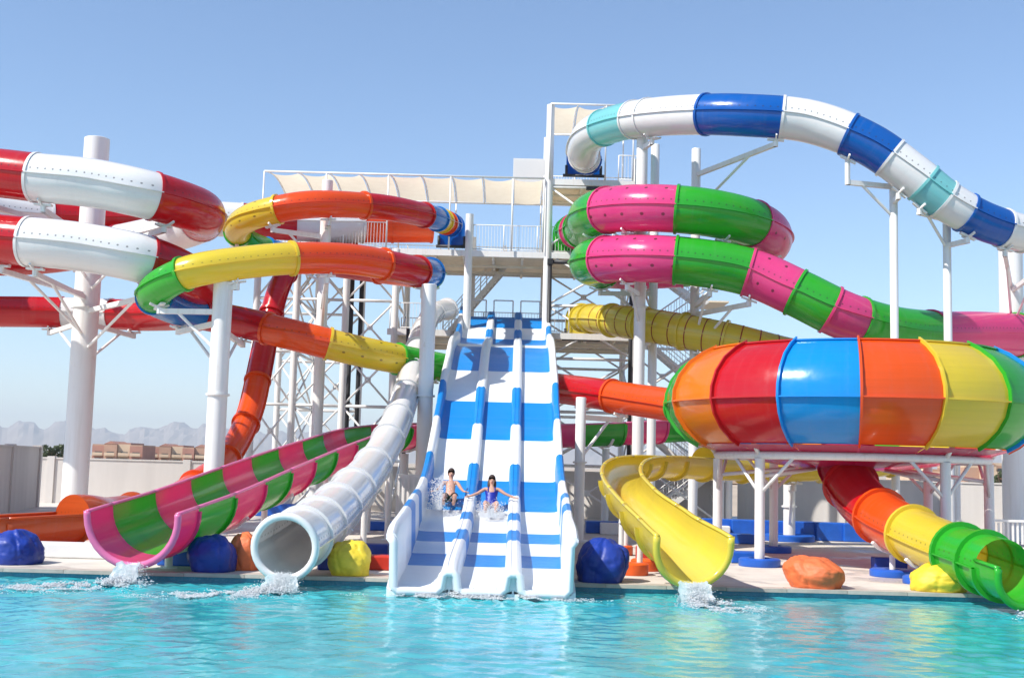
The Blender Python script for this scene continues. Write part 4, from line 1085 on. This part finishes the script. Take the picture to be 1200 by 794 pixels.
c = P(925, 560, 45.2); pad(c.x, c.y, .85, .22, 'padblue', 'wide round blue pad at the low post behind the bowl', .42)
for px, py, r in ((757, 668, .34), (742, 673, .32), (728, 650, .3)):
    g = G(px, py); g = P(px, py, max(g.y, EDGE + .5), 1.0); pad(g.x, g.y, r, .26, 'padorange', 'round orange pad under the yellow trough', 0)
def block(px, py, wx, dy, h, mt, label, name='foam_block', cat='block', rz=0, group='foam blocks on the deck'):
    g = G(px, py); g = P(px, py, max(g.y, EDGE + .3), 1.0)
    bm = bmesh.new(); bmesh.ops.create_cube(bm, size=1.0)
    for v in bm.verts: v.co = Vector((v.co.x * wx, v.co.y * dy, (v.co.z + .5) * h + .004))
    bmesh.ops.bevel(bm, geom=bm.edges[:], offset=.035, segments=3, affect='EDGES', profile=.5)
    me = bpy.data.meshes.new(name); bm.to_mesh(me); bm.free(); me.materials.append(MAT[mt]); o = bpy.data.objects.new(name, me); COL.objects.link(o)
    o.location = (g.x, g.y + dy / 2, 0); o.rotation_euler.z = rz; return tag(o, label, cat, group)
block(706, 655, .9, .5, .35, 'padred', 'red foam block beside the racing slide end'); block(768, 658, .9, .5, .36, 'padred', 'red foam block under the yellow trough')
block(443, 668, .7, .5, .3, 'padred', 'red foam block left of the racing slide end'); block(430, 651, 1.0, .5, .28, 'vblue', 'dark blue foam block behind the yellow bean bag')
block(710, 625, 1.4, .7, .42, 'padblue', 'blue foam block behind the racing slide and the low post'); block(388, 668, .6, .5, .4, 'vblue', 'blue foam block right of the white tube mouth')
block(208, 663, .9, .5, .3, 'padblue', 'blue foam block below the pink chute'); block(330, 605, 2.2, .8, .5, 'padblue', 'long blue foam block behind the pink and green chute')
block(868, 637, .9, .7, .3, 'padblue', 'blue foam block by the left bowl legs'); block(876, 660, .8, .6, .28, 'padblue', 'small blue foam block in front of the left bowl leg')
block(1045, 668, .8, .4, .3, 'vblue', 'dark blue foam block under the outlet tube'); block(465, 622, 2.4, .6, .3, 'padblue', 'blue foam block by the trestle legs left of the racing slide')
block(120, 655, 4.0, .6, .32, 'paintwhite', 'long white low ledge between orange runout and pink chute', 'deck_ledge', 'ledge')
block(780, 628, 4.5, .5, .4, 'paintwhite', 'long white low ledge behind the yellow trough', 'deck_ledge', 'ledge')
# blue bench along the wall: separate cushions
for i in range(7):
    g = G(842 + i * 33, 629 + i * 1.2); q = block(842 + i * 33, 629 + i * 1.2, 1.02, .7, .62, 'padblue', 'blue cushion block of the long bench along the back wall', 'bench_cushion', 'cushion', group='bench cushions along the wall')
g = G(1160, 640); fence = empty('slatted_railing', (g.x, g.y, 0), 'low white slatted railing beside the outlet tube', 'railing')
for s in (0, 2.4):
    q = MB(); q.box((g.x + s, g.y, .45), (.08, .08, .9)); q.build('post', 'paintwhite', fence)
q = MB(); q.box((g.x + 1.2, g.y, .88), (2.5, .14, .08)); q.build('top_rail', 'paintwhite', fence)
for i in range(14): q = MB(); q.box((g.x + .15 + i * .16, g.y, .46), (.07, .03, .72)); q.build('slat', 'paintwhite', fence)
g = G(478, 640); cab = empty('pump_cabinet', (g.x, 36, 0), 'white ribbed pump cabinet behind the white tube slide', 'cabinet')
q = MB(); q.box((P(478, 600, 36, 1).x, 36.4, 1.0), (.75, .7, 1.9)); cbx = q.build('body', 'steel', cab)
for i in range(5): q = MB(); q.box((P(478, 600, 36, 1).x - .3 + i * .15, 36.03, 1.0), (.05, .04, 1.7)); q.build('rib', 'steel', cab)

# ---------------------------------------------------------------- riders
MAT['skin'] = plain('skin', (0.55, 0.30, 0.21), .5, .08, 6); MAT['hair'] = plain('dark_hair', (0.05, 0.025, 0.015), .5, .2, 20)
MAT['suit'] = plain('swimsuit_blue', srgb(20, 40, 150), .45, .12, 8); MAT['short'] = plain('swim_shorts', srgb(30, 80, 60), .6, .2, 10); MAT['lip'] = plain('lips', (0.4, 0.08, 0.08), .4)
MAT['eyew'] = plain('eye', (0.03, 0.02, 0.02), .2)
def skin_mesh(name, verts, edges, radii, mat, root=0, sub=2):
    me = bpy.data.meshes.new(name); me.from_pydata(verts, edges, []); o = bpy.data.objects.new(name, me); COL.objects.link(o)
    md = o.modifiers.new('skin', 'SKIN'); md.use_smooth_shade = True
    for i, r in enumerate(radii):
        r = r if isinstance(r, tuple) else (r, r); me.skin_vertices[0].data[i].radius = r; me.skin_vertices[0].data[i].use_root = (i == root)
    o.modifiers.new('sub', 'SUBSURF').levels = sub; o.modifiers['sub'].render_levels = sub
    dg = bpy.context.evaluated_depsgraph_get(); ev = o.evaluated_get(dg); m2 = bpy.data.meshes.new_from_object(ev)
    bpy.data.objects.remove(o); return m2
def rider(X, Y, label, arms, suit, lean=0.22, hairlen=.0):
    """seated figure sliding feet first towards the pool; local -y = forward"""
    z0 = rz_at(Y) + .06; V = []; Ed = []; Rr = []
    def v(p, r, prev=None):
        V.append(p); Rr.append(r)
        if prev is not None: Ed.append((prev, len(V) - 1))
        return len(V) - 1
    pel = v((0, 0, .12), (.15, .12)); ab = v((0, .06, .27), (.125, .1), pel); ch = v((0, .11, .43), (.145, .11), ab); nb = v((0, .12, .555), .06, ch); nk = v((0, .115, .62), .052, nb); hd0 = v((0, .105, .70), .075, nk); hd1 = v((0, .10, .80), .085, hd0)
    for s in (-1, 1):
        sh = v((s * .165, .115, .51), .058, ch); el = v((s * arms[0][0], arms[0][1], arms[0][2] + (0 if s < 0 else .0)), .042, sh); wr = v((s * arms[1][0], arms[1][1], arms[1][2]), .03, el); pm = v((s * (arms[1][0] + .07), arms[1][1] - .02, arms[1][2] - .015), (.042, .02), wr)
        for f in range(4): k = v((s * (arms[1][0] + .11), arms[1][1] - .055 + f * .025, arms[1][2] - .02), .011, pm); v((s * (arms[1][0] + .155), arms[1][1] - .06 + f * .028, arms[1][2] - .035), .008, k)
        k = v((s * (arms[1][0] + .06), arms[1][1] - .07, arms[1][2]), .012, pm); v((s * (arms[1][0] + .09), arms[1][1] - .095, arms[1][2]), .009, k)
        hp_ = v((s * .1, -.06, .11), .095, pel); kn = v((s * .15, -.42, .24), .062, hp_); an = v((s * .13, -.80, .06), .042, kn); ft = v((s * .13, -.88, .1), .036, an); v((s * .14, -.89, .2), .025, ft)
    shr = lambda p: (p[0], p[1] + .42 * max(0, p[2] - .12), p[2] - .035 * min(1, max(0, (p[2] - .53) / .08)))
    V = [shr(p) for p in V]
    root = empty('person', (X, Y, z0), label, 'person', None)
    me = skin_mesh('body', V, Ed, Rr, 'skin'); me.materials.clear(); me.materials.append(MAT['skin'])
    bd = bpy.data.objects.new('body', me); COL.objects.link(bd); bd.parent = root; bd.rotation_euler.x = lean * .35
    def ell(name, c, r, mat, n=2, cut=None):
        bm = bmesh.new(); bmesh.ops.create_icosphere(bm, subdivisions=n, radius=1)
        for w in bm.verts: w.co = Vector((w.co.x * r[0], w.co.y * r[1], w.co.z * r[2])) + Vector(c)
        if cut: bmesh.ops.delete(bm, geom=[w for w in bm.verts if cut(w.co)], context='VERTS')
        for w in bm.verts: w.co = Vector(shr(w.co))
        m3 = bpy.data.meshes.new(name); bm.to_mesh(m3); bm.free(); m3.polygons.foreach_set('use_smooth', [True] * len(m3.polygons)); m3.materials.append(MAT[mat]); o = bpy.data.objects.new(name, m3); COL.objects.link(o); o.parent = root; o.rotation_euler.x = bd.rotation_euler.x; return o
    ell('hair', (0, .125, .785), (.1, .105, .125), 'hair', 3, lambda c: c.y < .06 and c.z < .84)
    if hairlen:
        for s in (-1, 1): ell('hair', (s * .085, .14, .66), (.035, .05, .13), 'hair', 3)
    ell('nose', (0, .012, .755), (.014, .022, .022), 'skin')
    for s in (-1, 1): ell('eye', (s * .034, .028, .785), (.014, .008, .009), 'eyew'); ell('ear', (s * .088, .105, .765), (.012, .022, .032), 'skin')
    ell('mouth', (0, .026, .715), (.028, .01, .01), 'lip')
    if suit == 'suit':
        q = MB(); prof = [(.06, .16), (.13, .17), (.2, .16), (.28, .142), (.36, .148), (.43, .165), (.47, .16)]
        n = 24
        for z, r in prof:
            cy = .06 * (z - .1) / .17 if z < .27 else .06 + (z - .27) / .16 * .05
            cy = min(cy, .115) if z > .1 else 0
            for i in range(n):
                a = 2 * math.pi * i / n; q.v.append((r * 1.06 * math.cos(a), cy - .03 + r * .98 * math.sin(a), z + (.02 * math.cos(2 * a) if z > .44 else 0)))
        for j in range(len(prof) - 1):
            for i in range(n):
                k = (i + 1) % n; q.f.append((j * n + i, j * n + k, (j + 1) * n + k, (j + 1) * n + i))
        for s in (-1, 1):
            q.bar((s * .09, -.065, .45), (s * .085, .04, .585), .024, .012); q.bar((s * .085, .05, .585), (s * .09, .2, .52), .022, .01)
        q.v = [shr(p) for p in q.v]; o = q.build('swimsuit', 'suit', None, True); o.parent = root; o.rotation_euler.x = bd.rotation_euler.x
    else:
        q = MB(); n = 16
        for s in (-1, 1):
            b0 = len(q.v)
            for f in (0, .35, .7):
                c = Vector((s * .1, -.02, .11)).lerp(Vector((s * .145, -.40, .235)), f); r = .125 - .03 * f
                for i in range(n): a = 2 * math.pi * i / n; q.v.append((c.x + r * math.cos(a), c.y, c.z + r * math.sin(a)))
            for j in range(2):
                for i in range(n): k = (i + 1) % n; q.f.append((b0 + j * n + i, b0 + j * n + k, b0 + (j + 1) * n + k, b0 + (j + 1) * n + i))
        o = q.build('swim_shorts', 'short', None, True); o.parent = root; o.rotation_euler.x = bd.rotation_euler.x
    return root
YW = 34.9 * K9; YM = 35.5 * K9
rider(RX - .02, YW, 'woman in a blue swimsuit sliding with both arms spread in the middle lane', [(.36, .06, .40), (.56, .02, .33)], 'suit', .3, 1)
rider(RX - LW + .05, YM, 'bare chested person sliding through spray in the outer lane', [(.30, -.08, .36), (.36, -.34, .34)], 'short', .3)

# ---------------------------------------------------------------- spray and foam
def foammat():
    mt, nt, o = newmat('foam'); MAT['foam'] = mt
    d = N(nt, 'ShaderNodeBsdfPrincipled'); d.inputs['Base Color'].default_value = (.95, .96, .97, 1); d.inputs['Roughness'].default_value = .25
    t = N(nt, 'ShaderNodeBsdfTranslucent'); t.inputs[0].default_value = (.95, .97, .98, 1); mx = N(nt, 'ShaderNodeMixShader'); mx.inputs[0].default_value = .62
    nt.links.new(d.outputs[0], mx.inputs[1]); nt.links.new(t.outputs[0], mx.inputs[2]); nt.links.new(mx.outputs[0], o.inputs[0])
foammat()
def drops(name, label, pts, mat='foam'):
    q = MB()
    for p, s in pts:
        p = Vector(p); a = Vector((random.gauss(0, 1), random.gauss(0, 1), random.gauss(0, 1))).normalized() * s * .4
        q.add([p + Vector((s, 0, 0)) + a * .3, p + Vector((0, s, 0)) - a, p + Vector((-s, 0, 0)) + a, p + Vector((0, -s, 0)), p + Vector((0, 0, s)) + a, p - Vector((0, 0, s))],
              [(0, 1, 4), (1, 2, 4), (2, 3, 4), (3, 0, 4), (1, 0, 5), (2, 1, 5), (3, 2, 5), (0, 3, 5)])
    o = q.build(name, mat, None, True); return tag(o, label, 'spray', kind='stuff')
def spray_at(c, sx, sy, sz, n, s0, label, up=1.0):
    pts = []
    for _ in range(n):
        f = random.random() ** .7
        pts.append(((c[0] + random.gauss(0, sx), c[1] + random.gauss(0, sy), c[2] + abs(random.gauss(0, sz)) * up), s0 * random.uniform(.4, 1.2) * (1.2 - .6 * f)))
    return drops('spray', label, pts)
zM = rz_at(YM)
pts = []
for _ in range(2600):
    a = random.gauss(-.5, .5); r = abs(random.gauss(0, .42)); up = random.random() ** 1.3
    pts.append(((RX - LW - .12 + math.sin(a) * r * .9, YM - .6 - random.random() * .7, zM - .1 + up * .95 * math.cos(a * .8) * (1 - .2 * r)), random.uniform(.003, .014)))
drops('spray', 'white spray thrown up round the rider in the outer lane', pts)
pts = [((RX + random.gauss(0, .2), YW - .35 - random.random() * .8, rz_at(YW - .5) + abs(random.gauss(0, .16))), random.uniform(.003, .014)) for _ in range(2200)]
pts += [((RX - .3 + random.gauss(0, .1), YW - .3 - random.random() * .3, rz_at(YW - .5) + abs(random.gauss(.1, .16))), random.uniform(.003, .012)) for _ in range(500)]
drops('spray', 'white spray round the legs of the rider in the middle lane', pts)
def foam_patch(label, cx, cy, n, spread, drift=(0, 0), seed=0):
    rnd = random.Random(seed); q = MB(); off = Vector((seed * 5.3, 1.1, 0))
    tries = 0; made = 0
    while made < n and tries < n * 12:
        tries += 1; u = rnd.random() ** .8
        x = cx + drift[0] * u + rnd.gauss(0, spread[0] * (.35 + .65 * u)); y = cy + drift[1] * u + rnd.gauss(0, spread[1] * (.35 + .65 * u))
        if y > EDGE - .02: continue
        dn = .5 + .5 * noise.noise(Vector((x * 2.2, y * 2.2, 0)) + off) + .35 * noise.noise(Vector((x * 6, y * 6, 0)) + off)
        if dn < .42 + .3 * u * rnd.random(): continue
        s = rnd.uniform(.006, .026) * (1.15 - .5 * u); z = WZ + .02 + .035 * noise.noise(Vector((x * 3, y * 3, 4))) + rnd.random() * .02 + (1 - u) ** 3 * abs(rnd.gauss(0, .07)); k = 7; a0 = rnd.random() * 6
        v0 = [(x + s * rnd.uniform(.6, 1.3) * math.cos(a0 + 6.283 * i / k), y + s * rnd.uniform(.6, 1.3) * math.sin(a0 + 6.283 * i / k), z + rnd.uniform(-.006, .006)) for i in range(k)]
        q.add(v0 + [(x, y, z + s * .5), (x, y, z - s * .3)], [(i, (i + 1) % k, k) for i in range(k)] + [((i + 1) % k, i, k + 1) for i in range(k)]); made += 1
    return tag(q.build('foam', 'foam', None, True), label, 'foam', kind='stuff')
eE = PATHS['E'].at(nE - 1); eC = PATHS['C'].at(8); eF = PATHS['F'].at(19); eO = PATHS['O'].at(8)
SPLASH = [(eE.x, eE.y - .6, 1.0), (eC.x - .2, eC.y - .6, .9), (RX, YB - .4, 1.3), (eF.x, eF.y - .5, .8), (eO.x, eO.y - .4, .6), (eE.x - 1.2, eE.y - .8, 1.0)]
foam_patch('white foam trailing from the pink and green chute mouth', eE.x + .1, eE.y - .35, 6000, (.6, .22), (-1.9, -1.5), 1)
foam_patch('white foam under the white tube mouth', eC.x, eC.y - .4, 5500, (.45, .2), (-1.5, -1.2), 2)
foam_patch('white foam under the yellow trough mouth', eF.x + .05, eF.y - .35, 4500, (.3, .2), (.5, -1.1), 4)
foam_patch('white foam under the green outlet mouth', eO.x, eO.y - .3, 2500, (.3, .18), (.3, -.3), 5)
foam_patch('line of white foam along the end of the racing slide', RX, YB - .02, 5000, (1.1, .06), (0, -.25), 6)
# falling water at the mouths
def pour(c, w, z1, out_, label, n=420):
    pts = []
    for _ in range(n):
        u = random.random(); x = c.x + random.gauss(0, w * (.5 + .3 * u)); pts.append(((x, c.y - .02 - out_ * u ** .6 + random.gauss(0, .05), z1 + (WZ - z1) * u ** 1.6 + random.gauss(0, .025)), random.uniform(.003, .010)))
    drops('pouring_water', label, pts)
pour(eC, .2, eC.z - .5, .45, 'white water pouring from the white tube mouth', 4500)
pour(eF, .2, eF.z - .68, .35, 'white water pouring from the yellow trough mouth', 3000)
pour(eE + Vector((.1, 0, 0)), .22, eE.z - .9, .4, 'white water pouring from the pink and green chute mouth', 1400)
def sheet(c, w, z1, out_, label, seed):
    q = MB(); nu, nv = 16, 22; off = Vector((seed, 2, 3))
    for v in range(nv + 1):
        f = v / nv
        for u in range(nu + 1):
            a = u / nu * 2 - 1; nn = noise.noise(Vector((a * 3, f * 4, 0)) + off)
            q.v.append((c.x + a * w * (1 + .35 * f + .2 * noise.noise(Vector((a, f * 6, 5)) + off)), c.y + .12 - out_ * f ** .7 * (1 + .25 * nn), z1 + .06 * a * a + (WZ - .03 - z1) * f ** 1.7 + .035 * nn))
    for v in range(nv):
        for u in range(nu):
            k = v * (nu + 1) + u; q.f.append((k, k + 1, k + nu + 2, k + nu + 1))
    tag(q.build('pouring_water', 'foam', None, True), label, 'water', kind='stuff')
sheet(eC, .26, eC.z - .54, .6, 'sheet of white water leaving the white tube mouth', 1)
sheet(eF, .26, eF.z - .68, .5, 'sheet of white water leaving the yellow trough mouth', 2)
sheet(eE, .2, eE.z - .9, .55, 'sheet of white water leaving the pink and green chute mouth', 3)
build_water()

# ---------------------------------------------------------------- haze
def haze():
    q = MB(); q.box((0, 5500, 212), (27000, 16000, 440)); mt, nt, o = newmat('haze'); 
    v = N(nt, 'ShaderNodeVolumePrincipled'); v.inputs['Color'].default_value = (.88, .94, 1, 1); v.inputs['Density'].default_value = HAZE; v.inputs['Anisotropy'].default_value = 0.0
    nt.links.new(v.outputs[0], o.inputs['Volume']); MAT['haze'] = mt
    tag(q.build('haze', 'haze'), 'pale desert haze filling the air', None, kind='stuff')
HAZE = 0.00013
haze()
